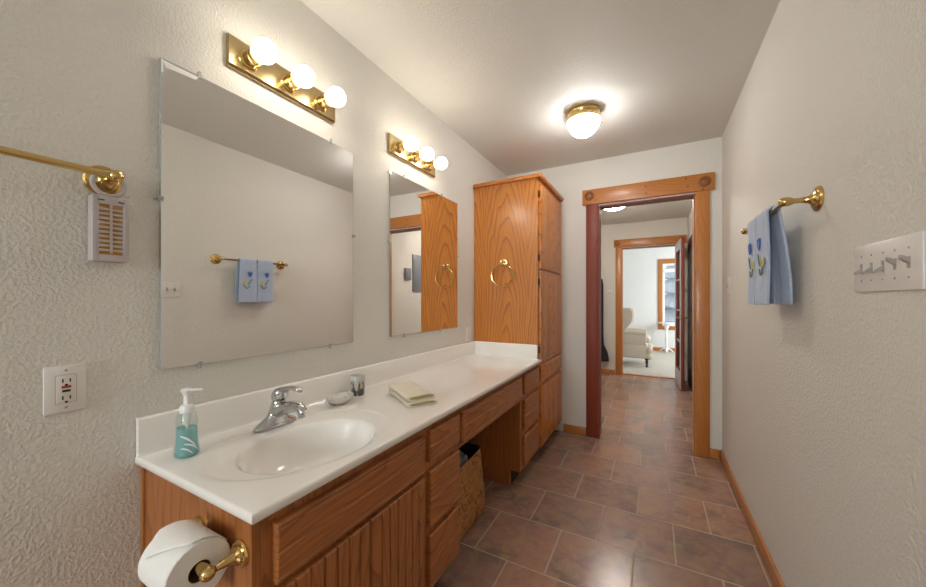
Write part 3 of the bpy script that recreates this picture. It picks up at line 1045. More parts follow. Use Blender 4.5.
def hand_towel(name, label, y0, y1):
    zb = 1.527
    xb = XR - 0.081
    t = thing('hand_towel', label, 'towel', (xb, (y0 + y1) / 2, zb), 'blue embroidered hand towels on the right wall')
    n = 10
    prof = []
    for i in range(15):
        f = i / 14
        prof.append((xb - 0.017 + 0.004 * math.sin(f * 3.0), 1.187 + (zb - 1.187) * f))
    for i in range(1, 8):
        a = PI - PI * i / 8
        prof.append((xb + 0.016 * math.cos(a), zb + 0.016 * math.sin(a)))
    for i in range(13):
        f = i / 12
        prof.append((xb + 0.016 + 0.034 * math.sin(f * PI * 0.5) - 0.004 * f, zb - (zb - 1.190) * f))
    m = MB()
    rows = []
    for j in range(n + 1):
        yy = y0 + (y1 - y0) * j / n
        wv = 0.0035 * math.sin(j * 0.9 + y0 * 20)
        rows.append([(x + wv * (1 if k_ < 15 else 1.6) * (0.3 + abs(z - zb) * 2), yy, z) for k_, (x, z) in enumerate(prof)])
    m.rings(rows, False, False, loop=False)
    o = m.build('cloth', 'towel', t, smooth=60)
    sm = o.modifiers.new('thickness', 'SOLIDIFY')
    sm.thickness = 0.009
    sm.offset = 0
    bv = o.modifiers.new('soft', 'BEVEL')
    bv.width = 0.003
    bv.segments = 2
    # embroidery on the room side
    yc = (y0 + y1) / 2
    xf_ = xb - 0.0225

    def motif(name, mat, polys):
        q = MB()
        for poly in polys:
            q.prism([(yc + a, z) for a, z in poly], 'X', xf_ - 0.0022, xf_ + 0.001)
        q.build(name, mat, t, smooth=0)

    def oval(a, z, ra, rz, rot=0.0, nn=12):
        out = []
        for i in range(nn):
            u, v_ = ra * math.cos(2 * PI * i / nn), rz * math.sin(2 * PI * i / nn)
            out.append((a + u * math.cos(rot) - v_ * math.sin(rot), z + u * math.sin(rot) + v_ * math.cos(rot)))
        return out
    tul = [(-0.016, 1.415), (-0.020, 1.440), (-0.010, 1.428), (0.0, 1.444), (0.009, 1.428), (0.021, 1.440), (0.014, 1.412), (0.004, 1.396), (-0.005, 1.396)]
    motif('tulip_embroidery', 'thread_blue', [[(a + 0.012, z) for a, z in tul]])
    motif('blossom_embroidery', 'thread_yellow', [oval(-0.034 + 0.010 * math.cos(i * 2 * PI / 5), 1.348 + 0.010 * math.sin(i * 2 * PI / 5), 0.010, 0.008, i) for i in range(5)])
    motif('leaf_embroidery', 'thread_green', [oval(0.018, 1.368, 0.004, 0.018, -0.5), oval(0.004, 1.345, 0.004, 0.016, -0.7), oval(-0.02, 1.305, 0.0035, 0.017, 1.2),
                                             oval(-0.036, 1.322, 0.003, 0.014, 0.7), oval(0.002, 1.315, 0.0035, 0.012, -0.3)])
    return t


hand_towel('hand_towel', 'blue tulip-embroidered hand towel hanging nearer the row of light switches', 1.634, 1.772)
hand_towel('hand_towel', 'blue tulip-embroidered hand towel hanging nearer the doorway', 1.778, 1.915)

# towel ring on the tall cabinet's side
tr = thing('towel_ring', 'brass towel ring on the side of the tall linen cabinet', 'towel ring', (-1.011, TY0, 1.495))
TY0 -= 0.0008
m = MB()
flange(m, (-1.011, TY0, 1.495), (0, -1, 0), 0.030)
m.lathe([(0.009, 0.036), (0.012, 0.044), (0.016, 0.052), (0.012, 0.062), (0.002, 0.066)], (-1.011, TY0, 1.495), (0, -1, 0), 20)
m.cyl((-1.011, TY0 - 0.052, 1.494), (-1.011, TY0 - 0.050, 1.476), 0.008, n=12)
m.build('post', 'brass', tr)
MB().tube([(-1.011 + 0.086 * math.sin(2 * PI * i / 48), TY0 - 0.050 + 0.012 * (1 - math.cos(2 * PI * i / 48)) / 2, 1.396 + 0.086 * math.cos(2 * PI * i / 48)) for i in range(48)],
          0.0056, 10, closed=True).build('ring', 'brass', tr)

TY0 += 0.0008

# ------------------------------------------------------------------ air freshener on the left towel bar
af = thing('air_freshener', 'slotted grey air freshener with orange gel hooked under the left towel bar', 'air freshener', (-1.235, 0.356, 1.47))
AX, AY0, AY1, AZ0, AZ1 = -1.234, 0.321, 0.391, 1.306, 1.474
m = MB()
m.box(XL + 0.004, AX - 0.010, AY0, AY1, AZ0, AZ1, bevel=0.004)
m.build('back_shell', 'freshener', af)
m = MB()
m.box(AX - 0.010, AX, AY0, AY0 + 0.012, AZ0, AZ1, bevel=0.0015)
m.box(AX - 0.010, AX, AY1 - 0.012, AY1, AZ0, AZ1, bevel=0.0015)
m.box(AX - 0.009, AX - 0.0005, 0.3535, 0.3585, AZ0 + 0.02, AZ1 - 0.02)
m.box(AX - 0.010, AX, AY0 + 0.011, AY1 - 0.011, AZ0, AZ0 + 0.017, bevel=0.0015)
m.box(AX - 0.010, AX, AY0 + 0.011, AY1 - 0.011, AZ1 - 0.022, AZ1, bevel=0.0015)
nsl = 11
zs0, zs1 = AZ0 + 0.017, AZ1 - 0.022
pitch = (zs1 - zs0) / nsl
for i in range(1, nsl):
    zc = zs0 + pitch * i
    for ya, yb, wa, wb in ((AY0 + 0.011, 0.354, 0.0042, 0.0016), (0.358, AY1 - 0.011, 0.0016, 0.0042)):
        m.prism([(ya, zc - wa), (yb, zc - wb), (yb, zc + wb), (ya, zc + wa)], 'X', AX - 0.004, AX - 0.001)
m.build('grille', 'freshener', af)
box(AX - 0.0105, AX - 0.0042, AY0 + 0.011, AY1 - 0.011, zs0 - 0.001, zs1 + 0.001).build('gel', 'orange_gel', af, smooth=0)
for yy in (0.337, 0.375):
    box(AX - 0.001, AX + 0.0004, yy - 0.006, yy + 0.006, AZ1 - 0.013, AZ1 - 0.010).build('mould_mark', 'near_black', af, smooth=0)
m = MB()
m.tube([(AX - 0.006, 0.3525 + 0.030 * math.cos(2 * PI * i / 40), 1.5062 + 0.030 * math.sin(2 * PI * i / 40)) for i in range(40)], 0.0056, 8, closed=True)
m.build('hanging_loop', 'freshener', af)


# ------------------------------------------------------------------ outlets and switches
def plate(m, wx, s, y0, y1, z0, z1, t=0.006):
    x0, x1 = sorted((wx, wx + s * t))
    m.box(x0, x1, y0, y1, z0, z1, bevel=0.003)


o = thing('gfci_outlet', 'white outlet with red and black buttons on the left wall by the counter end', 'outlet', (XL, 0.284, 0.988))
m = MB()
plate(m, XL, 1, 0.2475, 0.3195, 0.930, 1.045)
m.build('cover_plate', 'white_plastic', o)
xo = XL + 0.006
box(xo - 0.001, xo + 0.0006, 0.2658, 0.3022, 0.9528, 1.0222).build('receptacle_gap', 'screw', o, smooth=0)
box(xo - 0.001, xo + 0.0018, 0.267, 0.301, 0.954, 1.021, bevel=0.001).build('receptacle', 'ivory', o)
for zc in (1.008, 0.966):
    box(xo + 0.0012, xo + 0.0022, 0.2768, 0.2794, zc - 0.0048, zc + 0.0048).build('slot', 'black', o, smooth=0)
    box(xo + 0.0012, xo + 0.0022, 0.2893, 0.2917, zc - 0.0044, zc + 0.0044).build('slot', 'black', o, smooth=0)
    MB().cyl((xo + 0.0012, 0.284, zc - 0.0105), (xo + 0.0022, 0.284, zc - 0.0105), 0.0028, n=10).build('ground_hole', 'black', o, smooth=0)
box(xo + 0.001, xo + 0.0034, 0.276, 0.292, 0.9895, 0.9955, bevel=0.0006).build('reset_button', 'red_button', o, extra={'label': 'red button'})
box(xo + 0.001, xo + 0.0034, 0.277, 0.291, 0.9800, 0.9855, bevel=0.0006).build('test_button', 'black', o, extra={'label': 'black button'})
for zc in (1.033, 0.942):
    MB().lathe([(0.003, 0), (0.0025, 0.0012), (0.0005, 0.0016)], (xo, 0.284, zc), (1, 0, 0), 12).build('screw', 'screw', o)

o = thing('outlet', 'small white outlet above the backsplash in the corner by the tall cabinet', 'outlet', (XL, 2.42, 0.935))
m = MB()
plate(m, XL, 1, 2.385, 2.455, 0.880, 0.992)
m.build('cover_plate', 'white_plastic', o)
for zc in (0.959, 0.915):
    box(xo - 0.001, xo + 0.002, 2.404, 2.436, zc - 0.017, zc + 0.013, bevel=0.001).build('receptacle', 'ivory', o)
    for y_ in (2.413, 2.4265):
        box(xo + 0.0012, xo + 0.0024, y_ - 0.0011, y_ + 0.0011, zc - 0.0045, zc + 0.0045).build('slot', 'black', o, smooth=0)

o = thing('switch_plate', 'wide white five-toggle switch plate on the right wall nearest the camera', 'light switch', (XR, 1.141, 1.283), 'white light switch plates')
m = MB()
plate(m, XR, -1, 1.012, 1.270, 1.226, 1.340)
m.build('cover_plate', 'white_plastic', o)
xs = XR - 0.006
for i, (yy, up) in enumerate(((1.233, -1), (1.189, -1), (1.142, -1), (1.098, 1), (1.052, 1))):
    m = MB()
    m.box(xs - 0.0006, xs + 0.001, yy - 0.0052, yy + 0.0052, 1.271, 1.295)
    m.build('toggle_slot', 'toggle', o, smooth=0)
    m = MB()
    zc = 1.283
    dz = 0.0105 * up
    R_ = []
    for f, hw, hh in ((0, 0.0042, 0.0058), (0.008, 0.0040, 0.0048), (0.0125, 0.0034, 0.0036), (0.0135, 0.002, 0.002)):
        x = xs - f
        zz = zc + dz * (0.35 + f / 0.0165)
        R_.append([(x, yy - hw, zz - hh), (x, yy + hw, zz - hh), (x, yy + hw, zz + hh), (x, yy - hw, zz + hh)])
    m.rings(R_)
    m.build('toggle', 'toggle', o)
    for zz in (1.313, 1.253):
        MB().lathe([(0.0028, 0), (0.0024, 0.001), (0.0005, 0.0014)], (xs, yy, zz), (-1, 0, 0), 10).build('screw', 'screw', o)

o = thing('switch_plate', 'small white single switch plate on the right wall near the doorway', 'light switch', (XR, 2.97, 1.305), 'white light switch plates')
m = MB()
plate(m, XR, -1, 2.935, 3.007, 1.248, 1.363)
m.build('cover_plate', 'white_plastic', o)
m = MB()
R_ = []
for f, hw, hh in ((0, 0.0045, 0.008), (0.012, 0.004, 0.004), (0.0165, 0.003, 0.003)):
    R_.append([(xs - f, 2.971 - hw, 1.303 - f * 0.6 - hh), (xs - f, 2.971 + hw, 1.303 - f * 0.6 - hh), (xs - f, 2.971 + hw, 1.303 - f * 0.6 + hh), (xs - f, 2.971 - hw, 1.303 - f * 0.6 + hh)])
m.rings(R_)
m.build('toggle', 'toggle', o)

o = thing('switch_plate', 'pale switch plate on the hall wall left of the bedroom doorway', 'light switch', (-0.607, HY, 1.315), 'white light switch plates')
box(-0.648, -0.572, HY - 0.006, HY, 1.258, 1.374, bevel=0.002).build('cover_plate', 'white_plastic', o)
for a in (-0.632, -0.600):
    box(a, a + 0.011, HY - 0.012, HY - 0.006, 1.306, 1.326).build('toggle', 'toggle', o, smooth=0)

# breaker panels on the hall wall, seen in the second mirror
o = thing('breaker_panel', 'tall dark grey breaker panel on the hall wall, seen in the mirror by the cabinet', 'electrical panel', (XR, 4.2, 1.6))
box(XR - 0.018, XR, 4.03, 4.40, 1.33, 1.86, bevel=0.003).build('panel_frame', 'panel_grey', o)
box(XR - 0.024, XR - 0.018, 4.06, 4.37, 1.38, 1.81, bevel=0.002).build('panel_door', 'panel_grey', o)
o = thing('control_box', 'small dark grey wall box beside the breaker panel, seen in the mirror', 'control box', (XR, 3.91, 1.57))
box(XR - 0.03, XR, 3.845, 3.965, 1.49, 1.65, bevel=0.004).build('box_body', 'panel_grey', o)
box(XR - 0.034, XR - 0.03, 3.86, 3.95, 1.51, 1.63, bevel=0.002).build('box_cover', 'panel_grey', o)

# ------------------------------------------------------------------ faucet
fa = thing('faucet', 'chrome single-lever faucet behind the oval basin', 'faucet', (-1.165, 0.747, CZ))
FX, FY = -1.160, 0.756


def sect(cx, cy, z, ax, ay, n=28, p=2.0):
    out = []
    for i in range(n):
        a = 2 * PI * i / n
        c, s = math.cos(a), math.sin(a)
        out.append((cx + ax * abs(c) ** (2 / p) * (1 if c >= 0 else -1), cy + ay * abs(s) ** (2 / p) * (1 if s >= 0 else -1), z))
    return out


Z0 = CZ + 0.003
m = MB()
m.rings([sect(FX, FY, Z0, 0.029, 0.079), sect(FX, FY, Z0 + 0.006, 0.029, 0.079), sect(FX, FY, Z0 + 0.013, 0.027, 0.070), sect(FX + 0.001, FY, Z0 + 0.024, 0.026, 0.050),
         sect(FX + 0.003, FY, Z0 + 0.036, 0.025, 0.034), sect(FX + 0.006, FY, Z0 + 0.052, 0.024, 0.026), sect(FX + 0.012, FY, Z0 + 0.072, 0.023, 0.0235),
         sect(FX + 0.018, FY, Z0 + 0.088, 0.022, 0.022), sect(FX + 0.020, FY, Z0 + 0.092, 0.018, 0.018)])
m.build('body', 'chrome', fa, smooth=70)
m = MB()
pts = [(FX + 0.006, 0.046, 0.026), (FX + 0.035, 0.060, 0.025), (FX + 0.065, 0.071, 0.0245), (FX + 0.10, 0.079, 0.0215), (FX + 0.122, 0.081, 0.0185), (FX + 0.140, 0.075, 0.0155), (FX + 0.150, 0.066, 0.0135)]
R_ = []
for i, (x, z, r) in enumerate(pts):
    a = pts[min(i + 1, len(pts) - 1)]
    b_ = pts[max(i - 1, 0)]
    d_ = Vector((a[0] - b_[0], 0, a[1] - b_[1])).normalized()
    u = Vector((-d_.z, 0, d_.x))
    R_.append([Vector((x, FY, Z0 + z)) + Vector((0, 1, 0)) * r * 1.05 * math.cos(2 * PI * k_ / 20) + u * r * 0.85 * math.sin(2 * PI * k_ / 20) for k_ in range(20)])
m.rings(R_)
m.build('spout', 'chrome', fa, smooth=70)
MB().cyl((FX + 0.137, FY, Z0 + 0.066), (FX + 0.139, FY, Z0 + 0.048), 0.0115, 0.0105, 20).build('aerator', 'chrome', fa)
m = MB()
hx = FX + 0.021
m.rings([sect(hx, FY, Z0 + 0.094, 0.0245, 0.0245), sect(hx + 0.002, FY, Z0 + 0.106, 0.0275, 0.0275), sect(hx + 0.006, FY, Z0 + 0.120, 0.0260, 0.0265), sect(hx + 0.011, FY, Z0 + 0.131, 0.0200, 0.022), sect(hx + 0.015, FY, Z0 + 0.137, 0.009, 0.010)])
pts = [(hx + 0.004, 0.122, 0.017, 0.010), (hx + 0.030, 0.133, 0.019, 0.0090), (hx + 0.060, 0.139, 0.0165, 0.0070), (hx + 0.084, 0.141, 0.013, 0.006), (hx + 0.102, 0.138, 0.012, 0.0055), (hx + 0.112, 0.134, 0.008, 0.004)]
R_ = []
for i, (x, z, ry, rz) in enumerate(pts):
    R_.append([(x, FY + ry * math.cos(2 * PI * k_ / 18), Z0 + z + rz * math.sin(2 * PI * k_ / 18)) for k_ in range(18)])
m.rings(R_)
m.build('lever', 'chrome', fa, smooth=70)

# ------------------------------------------------------------------ soap dispenser
sd = thing('soap_dispenser', 'clear pump bottle of teal foaming soap at the counter end by the wall', 'soap dispenser', (-1.155, 0.489, CZ))
SX, SY, SZ = -1.155, 0.489, CZ + 0.0045


def sring(z, a, b_):
    return sect(SX, SY, z, a, b_, 28, 2.2)


lev = [(0.0, 0.030, 0.025), (0.003, 0.034, 0.028), (0.02, 0.034, 0.0275), (0.05, 0.031, 0.0245), (0.085, 0.030, 0.0235), (0.103, 0.030, 0.0235), (0.114, 0.026, 0.0215), (0.121, 0.018, 0.017)]
m = MB()
m.rings([sring(SZ + z, a, b_) for z, a, b_ in lev])
m.build('bottle', 'bottle', sd, smooth=60)
m = MB()
m.rings([sring(SZ + z, a - 0.0022, b_ - 0.0022) for z, a, b_ in [(0.0025, 0.031, 0.025), (0.006, 0.034, 0.028), (0.02, 0.034, 0.0275), (0.05, 0.031, 0.0245), (0.078, 0.0302, 0.0237)]])
m.build('liquid_soap', 'soap', sd, smooth=60)
for p0, p1, wd in (((-1.0, 0.062), (0.25, 0.030), 0.0036), ((-0.7, 0.040), (0.45, 0.018), 0.0028), ((-0.95, 0.028), (0.0, 0.010), 0.0022)):
    m = MB()
    R_ = []
    for i in range(10):
        f = i / 9
        a = p0[0] + (p1[0] - p0[0]) * f
        z = p0[1] + (p1[1] - p0[1]) * f + 0.006 * math.sin(f * PI)
        w_ = wd * math.sin(PI * (0.12 + 0.76 * f))
        rx_ = 0.0352 - 0.03 * max(0, z - 0.02) * 3.3 / 3
        x, y = SX + rx_ * math.cos(a), SY + rx_ * 0.82 * math.sin(a)
        R_.append([(x, y, SZ + z - w_), (x + 0.0008, y, SZ + z - w_), (x + 0.0008, y, SZ + z + w_), (x, y, SZ + z + w_)])
    m.rings(R_)
    m.build('printed_leaf', 'thread_white', sd)
m = MB()
m.lathe([(0.0160, 0.119), (0.0172, 0.121), (0.0172, 0.135), (0.014, 0.141), (0.009, 0.143)], (SX, SY, SZ), (0, 0, 1), 24)
m.lathe([(0.0075, 0.140), (0.0075, 0.168), (0.010, 0.170), (0.011, 0.176), (0.0145, 0.179), (0.0145, 0.184), (0.010, 0.187), (0.001, 0.188)], (SX, SY, SZ), (0, 0, 1), 20)
m.tube([(SX + 0.004, SY, SZ + 0.181), (SX + 0.018, SY + 0.013, SZ + 0.183), (SX + 0.030, SY + 0.026, SZ + 0.182)], [0.007, 0.0052, 0.0038], 10, flat=0.7)
m.build('pump', 'white_paint', sd, smooth=50)
m = MB()
m.cyl((SX, SY, SZ + 0.012), (SX, SY, SZ + 0.118), 0.0035, n=10)
m.cyl((SX, SY, SZ + 0.086), (SX, SY, SZ + 0.118), 0.0095, n=14)
m.build('dip_tube', 'white_plastic', sd)

# ------------------------------------------------------------------ dish, tumbler, washcloth
dx, dy = -1.165, 1.045
do = thing('soap_dish', 'shallow oval ceramic soap dish on the counter behind the basin', 'soap dish', (dx, dy, ZT))
m = MB()
# the dish lies with its long side along the wall
prof = [(0.55, 0.0005), (0.60, 0.004), (0.80, 0.010), (0.95, 0.020), (1.0, 0.029), (0.985, 0.031), (0.94, 0.026), (0.80, 0.016), (0.55, 0.010), (0.2, 0.008)]
m.rings([sect(dx, dy, ZT + z, 0.046 * s, 0.066 * s, 36) for s, z in prof])
m.build('dish_body', 'dish', do, smooth=60)

tx, ty = -1.196, 1.178
tu = thing('tumbler', 'small ceramic tumbler with painted stems standing against the backsplash', 'tumbler', (tx, ty, ZT))
MB().lathe([(0.028, 0.0005), (0.030, 0.003), (0.0325, 0.05), (0.034, 0.090), (0.0325, 0.0915), (0.031, 0.090), (0.0295, 0.05), (0.027, 0.008), (0.001, 0.007)], (tx, ty, ZT), (0, 0, 1), 32).build('tumbler_body', 'cup', tu, smooth=50)

wc = thing('folded_washcloth', 'folded cream washcloth with olive hem lying on the vanity top', 'washcloth', (-0.965, 1.222, ZT))
uL = Vector((-0.845, 0.535, 0))     # length of the fold, away from the camera
uS = Vector((0.535, 0.845, 0))
P0 = Vector((-0.865, 1.118, ZT))    # near corner of the open folds


def fold_ring(cs, cz, w_, h_, n=40, wav=0.0):
    out = []
    for i in range(n):
        a = 2 * PI * i / n
        c, sn = math.cos(a), math.sin(a)
        x = w_ * abs(c) ** 0.7 * (1 if c >= 0 else -1)
        z = h_ * abs(sn) ** 0.75 * (1 if sn >= 0 else -1)
        out.append((cs + x, max(cz + z + wav * math.sin(x * 60), 0.0006)))
    return out


def at_cloth(f, s_, z, L=0.262):
    return P0 + uL * (L * f) + uS * (s_ + 0.004 * math.sin(f * 4)) + Vector((0, 0, z))


for k_, (cs, cz, w_, h_, l0, l1) in enumerate(((0.067, 0.0120, 0.069, 0.0118, 0.0, 1.0), (0.064, 0.0362, 0.066, 0.0124, 0.03, 0.975))):
    outer = lambda f: fold_ring(cs, cz, w_ - 0.004 * f, h_ * (1 - 0.12 * math.sin(f * PI)), wav=0.0012)
    inner = lambda f: fold_ring(cs + 0.004, cz, w_ - 0.011, h_ - 0.0052, wav=0.0012)
    R_ = [[at_cloth(l0 + 0.03, *p) for p in inner(0)], [at_cloth(l0, *p) for p in inner(0)]]
    for i in range(11):
        f = l0 + (l1 - l0) * i / 10
        R_.append([at_cloth(f, *p) for p in outer(f)])
    m = MB()
    m.rings(R_)
    m.build('cloth_fold', 'cream_cloth', wc, smooth=60)
    R_ = [[at_cloth(l0 + 0.012, *p) for p in inner(0)], [at_cloth(l0 + 0.03, *p) for p in inner(0)]]
    m = MB()
    m.rings(R_)
    m.build('inner_fold', 'olive_trim', wc, smooth=60)

# ------------------------------------------------------------------ waste basket
wb = thing('waste_basket', 'woven cane waste basket with dark opening in the kneehole', 'basket', (-0.975, 1.645, 0))
m = MB()


def brect(z, cx, cy, a, b_, n=48, p=5.0):
    return sect(cx, cy, z, a, b_, n, p)


BCX, BCY = -0.975, 1.645
lv = [(0.002, 0.132, 0.228), (0.02, 0.138, 0.236), (0.10, 0.134, 0.230), (0.20, 0.126, 0.218), (0.30, 0.118, 0.208), (0.342, 0.114, 0.204), (0.350, 0.112, 0.202), (0.348, 0.106, 0.196), (0.30, 0.108, 0.198), (0.10, 0.124, 0.220), (0.02, 0.125, 0.222)]
rings_ = []
for z, a, b_ in lv:
    ring = sect(BCX, BCY, z, a, b_, 64, 4.5)
    rings_.append([(x, y, zz + (0.004 * math.sin((y - BCY) * 16) if zz > 0.25 else 0)) for x, y, zz in ring])
m.rings(rings_)
bk = m.build('basket_body', ['basket', 'near_black'], wb, smooth=60)
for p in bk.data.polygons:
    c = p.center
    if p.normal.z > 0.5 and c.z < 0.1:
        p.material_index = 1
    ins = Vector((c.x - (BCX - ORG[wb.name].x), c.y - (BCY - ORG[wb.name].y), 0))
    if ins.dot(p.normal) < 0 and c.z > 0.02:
        p.material_index = 1  # inner faces coloured near black
m = MB()
R_ = []
for i in range(5):
    f = i / 4
    R_.append([(BCX + 0.036 + (0.062 - 0.02 * f) * math.cos(a) + 0.006 * math.sin(3 * a), BCY + 0.020 + (0.085 - 0.04 * f) * math.sin(a), 0.13 + 0.222 * math.sin(f * PI / 2) + 0.008 * math.sin(5 * a) * f) for a in [2 * PI * k_ / 24 for k_ in range(24)]])
m.rings(R_)
b2 = m.build('crumpled_bag', 'grey_bag', None, org=(BCX + 0.030, BCY + 0.020, 0.13), smooth=60)
tag(b2, 'crumpled grey plastic bag inside the woven waste basket', 'bag')

# ------------------------------------------------------------------ toilet paper and holder
PYF = 0.432
hz = 0.659
th = thing('paper_holder', 'brass two-post toilet paper holder on the vanity end panel', 'toilet paper holder', (-0.866, PYF, hz))
for px_, s in ((-0.781, 1), (-0.957, -1)):
    m = MB()
    flange(m, (px_, PYF, hz), (0, -1, 0), 0.029 if s > 0 else 0.027, 0.010)
    m.lathe([(0.0085, 0.038), (0.0075, 0.042), (0.0065, 0.048), (0.0065, 0.052)], (px_, PYF, hz), (0, -1, 0), 16)
    m.ball((px_, PYF - 0.066, hz), 0.0145, 18)
    m.build('post', 'brass', th)
MB().cyl((-0.957, PYF - 0.066, hz), (-0.781, PYF - 0.066, hz), 0.0115, n=18).build('roller', 'brass', th)
RX0, RX1, RR = -0.927, -0.812, 0.0600
ry = PYF - 0.066
RZ = hz - 0.0072
tp = thing('toilet_paper_roll', 'white toilet paper roll with folded tip on the brass holder', 'toilet paper', (-0.869, ry, hz))
m = MB()
m.lathe([(0.0205, 0), (RR - 0.002, 0), (RR, 0.002), (RR, RX1 - RX0 - 0.002), (RR - 0.002, RX1 - RX0), (0.0205, RX1 - RX0)], (RX0, ry, RZ), (1, 0, 0), 64, False, False)
m.build('paper', 'paper', tp, smooth=40)
m = MB()
m.lathe([(0.0192, 0.0005), (0.0207, 0.0005), (0.0207, RX1 - RX0 - 0.0005), (0.0192, RX1 - RX0 - 0.0005), (0.0192, 0.0005)], (RX0, ry, RZ), (1, 0, 0), 32, False, False)
m.build('core', 'card', tp, smooth=40)
# loose end: comes over the top and ends in a folded point on the room side
m = MB()
nx = 24
R_ = []
tipx = RX0 + 0.030
for i in range(nx + 1):
    x = RX0 + 0.001 + (RX1 - RX0 - 0.002) * i / nx
    k_ = 1 - (x - tipx) / (RX1 - tipx) if x > tipx else 1 - (tipx - x) / (tipx - RX0) * 0.9
    end = math.radians(14 + 48 * max(k_, 0))      # angle past the top, towards -Y
    row = []
    for j in range(13):
        a = math.radians(-60) + (end - math.radians(-60)) * j / 12
        lift = 0.0008 + 0.0055 * (j / 12) ** 3
        row.append((x, ry - (RR + lift) * math.sin(a), RZ + (RR + lift) * math.cos(a)))
    R_.append(row)
m.rings(R_, False, False, loop=False)
o = m.build('loose_sheet', 'paper', tp, smooth=40)
sm = o.modifiers.new('thickness', 'SOLIDIFY')
sm.thickness = 0.0012
sm.offset = 1

# ------------------------------------------------------------------ hall and bedroom things
ck = thing('hanging_coat', 'black hanging garment flaring at the hem on the hall end wall', 'coat', (-0.86, HY - 0.07, 1.6))
m = MB()
R_ = []
for z, a, b_, cx in ((1.575, 0.03, 0.02, -0.85), (1.55, 0.13, 0.04, -0.85), (1.45, 0.145, 0.05, -0.85), (1.0, 0.145, 0.055, -0.85), (0.62, 0.145, 0.055, -0.85), (0.47, 0.145, 0.058, -0.84), (0.36, 0.18, 0.060, -0.82), (0.25, 0.20, 0.062, -0.82), (0.21, 0.20, 0.062, -0.82)):
    R_.append([(x + 0.006 * math.sin(i * 1.9), y + 0.006 * math.sin(i * 1.3), zz) for i, (x, y, zz) in enumerate(sect(cx, HY - 0.072, z, a, b_, 28))])
m.rings(R_)
m.build('garment', 'coat', ck, smooth=60)
m = MB()
m.box(-0.865, -0.835, HY - 0.006, HY, 1.60, 1.68, bevel=0.002)
m.tube([(-0.85, HY - 0.004, 1.65), (-0.85, HY - 0.05, 1.63), (-0.85, HY - 0.075, 1.60), (-0.85, HY - 0.072, 1.575)], 0.005, 8)
m.build('hook', 'brass_old', ck)

# wing chair: faces +X, seen from its right side
wcX, wcY = -0.40, 7.32
ch = thing('wingback_chair', 'cream upholstered wingback armchair on the bedroom carpet beyond both doorways', 'chair', (wcX, wcY, 0.004))


def soft(x0, x1, y0, y1, z0, z1, r):
    return MB().box(x0, x1, y0, y1, z0, z1, bevel=r, seg=4)


CY0, CY1 = 6.98, 7.62
soft(-0.72, -0.07, CY0 + 0.02, CY1 - 0.02, 0.155, 0.43, 0.03).build('seat_base', 'linen', ch, smooth=60)
soft(-0.62, -0.03, CY0 + 0.09, CY1 - 0.09, 0.425, 0.535, 0.045).build('seat_cushion', 'linen', ch, smooth=60)
m = MB()
m.rings([[(-0.72 - 0.0 + lean, CY0 + 0.05 + ins, z), (-0.60 + lean, CY0 + 0.05 + ins, z), (-0.60 + lean, CY1 - 0.05 - ins, z), (-0.72 + lean, CY1 - 0.05 - ins, z)]
         for z, lean, ins in ((0.40, 0.0, 0.0), (0.60, -0.02, 0.0), (0.80, -0.05, 0.0), (1.00, -0.085, 0.01), (1.05, -0.095, 0.05), (1.06, -0.097, 0.10))])
bo = m.build('backrest', 'linen', ch, smooth=60)
bv = bo.modifiers.new('soft', 'BEVEL')
bv.width = 0.03
bv.segments = 3
for yy0, yy1 in ((CY0 + 0.0, CY0 + 0.07), (CY1 - 0.07, CY1)):
    wp = [(-0.74, 0.42), (-0.50, 0.45), (-0.46, 0.62), (-0.40, 0.70), (-0.335, 0.78), (-0.305, 0.90), (-0.315, 1.02), (-0.37, 1.06), (-0.60, 1.045), (-0.80, 1.02), (-0.79, 0.8)]
    MBw = MB().prism(wp, 'Y', yy0, yy1)
    wo = MBw.build('wing', 'linen', ch, smooth=60)
    bv = wo.modifiers.new('soft', 'BEVEL')
    bv.width = 0.018
    bv.segments = 3
    m = MB()
    m.box(-0.70, -0.09, yy0 + 0.005, yy1 - 0.005, 0.40, 0.60, bevel=0.02, seg=3)
    m.tube([(-0.62, (yy0 + yy1) / 2, 0.615), (-0.30, (yy0 + yy1) / 2, 0.615), (-0.10, (yy0 + yy1) / 2, 0.605)], [0.045, 0.045, 0.047], 16)
    m.build('armrest', 'linen', ch, smooth=60)
for lx, ly, fr in ((-0.085, CY0 + 0.04, 1), (-0.085, CY1 - 0.04, 1), (-0.68, CY0 + 0.05, 0), (-0.68, CY1 - 0.05, 0)):
    m = MB()
    if fr:
        m.lathe([(0.014, 0.004), (0.024, 0.010), (0.026, 0.022), (0.016, 0.034), (0.020, 0.075), (0.028, 0.11), (0.018, 0.125), (0.032, 0.135), (0.034, 0.16)], (lx, ly, 0), (0, 0, 1), 16)
    else:
        m.tube([(lx - 0.04, ly, 0.006), (lx - 0.01, ly, 0.09), (lx, ly, 0.165)], [0.016, 0.02, 0.026], 12)
    m.build('leg', 'dark_wood', ch)
for ly in (CY0 + 0.04, CY1 - 0.04):
    MB().ball((-0.045, ly, 0.31), 0.058, 16, 1.15).ball((-0.05, ly, 0.20), 0.050, 16, 1.25).build('front_scroll', 'linen', ch, smooth=60)

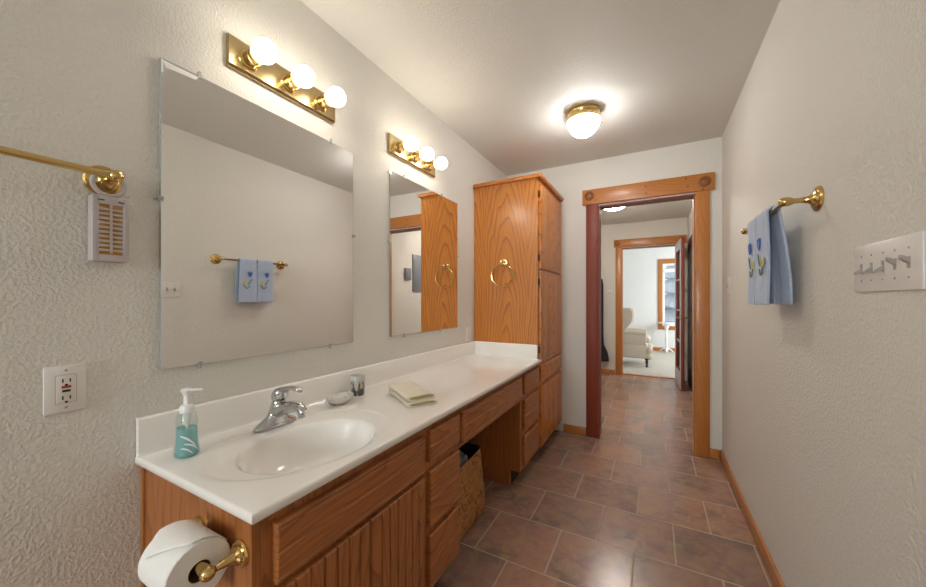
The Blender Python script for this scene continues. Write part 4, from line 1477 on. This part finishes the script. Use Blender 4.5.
# pedestal table
st = thing('pedestal_table', 'small white pedestal table under the bedroom window', 'side table', (0.285, 9.20, 0.004))
MB().lathe([(0.155, 0), (0.165, 0.006), (0.165, 0.022), (0.158, 0.030), (0.001, 0.030)], (0.285, 9.20, 0.665), (0, 0, 1), 36).build('table_top', 'white_paint', st)
MB().lathe([(0.045, 0.05), (0.030, 0.08), (0.022, 0.16), (0.030, 0.30), (0.034, 0.38), (0.020, 0.46), (0.026, 0.52), (0.055, 0.60), (0.060, 0.665)], (0.285, 9.20, 0), (0, 0, 1), 20).build('pedestal', 'white_paint', st)
for i in range(3):
    a = 0.5 + i * 2 * PI / 3
    c_, s_ = math.cos(a), math.sin(a)
    MB().tube([(0.285 + 0.02 * c_, 9.20 + 0.02 * s_, 0.10), (0.285 + 0.09 * c_, 9.20 + 0.09 * s_, 0.075), (0.285 + 0.16 * c_, 9.20 + 0.16 * s_, 0.018)], [0.022, 0.018, 0.013], 10).build('foot', 'white_paint', st)

# outside the bedroom window
struct(box(-6, 8, BY + 0.2, 24, -0.45, -0.25).build('ground', 'snow', smooth=0))
tl = ['slim frosted conifer outside the bedroom window, nearest the glass', 'frosted conifer outside the bedroom window, left of centre', 'tall frosted conifer far outside the bedroom window', 'frosted conifer outside the bedroom window, right of the others']
for i, (x, y, hh, rr) in enumerate(((0.6, 12.2, 3.6, 0.75), (-0.3, 15.6, 4.8, 1.0), (1.3, 18.5, 6.0, 1.4), (2.6, 14.2, 4.2, 0.95))):
    t = thing('conifer_tree', tl[i], 'tree', (x, y, -0.25), 'frosted conifers outside the window')
    MB().cyl((x, y, -0.25), (x, y, hh * 0.9), 0.10, 0.02, 10).build('trunk', 'bark', t)
    m = MB()
    lay = 8
    for k_ in range(lay):
        z = 0.1 + hh * k_ / lay
        r0 = rr * (1 - k_ / (lay + 0.5))
        n_ = 18
        R_ = []
        for dz, q in ((0.0, 1.0), (0.10, 0.85), (hh / lay * 1.15, 0.12)):
            R_.append([(x + (r0 * q * (1 + 0.22 * math.sin(5 * a + k_ * 1.7))) * math.cos(a), y + (r0 * q * (1 + 0.22 * math.sin(5 * a + k_ * 1.7))) * math.sin(a), z + dz + 0.05 * math.sin(3 * a + k_)) for a in [2 * PI * j / n_ for j in range(n_)]])
        m.rings(R_)
    m.build('foliage', 'pine', t, smooth=60)
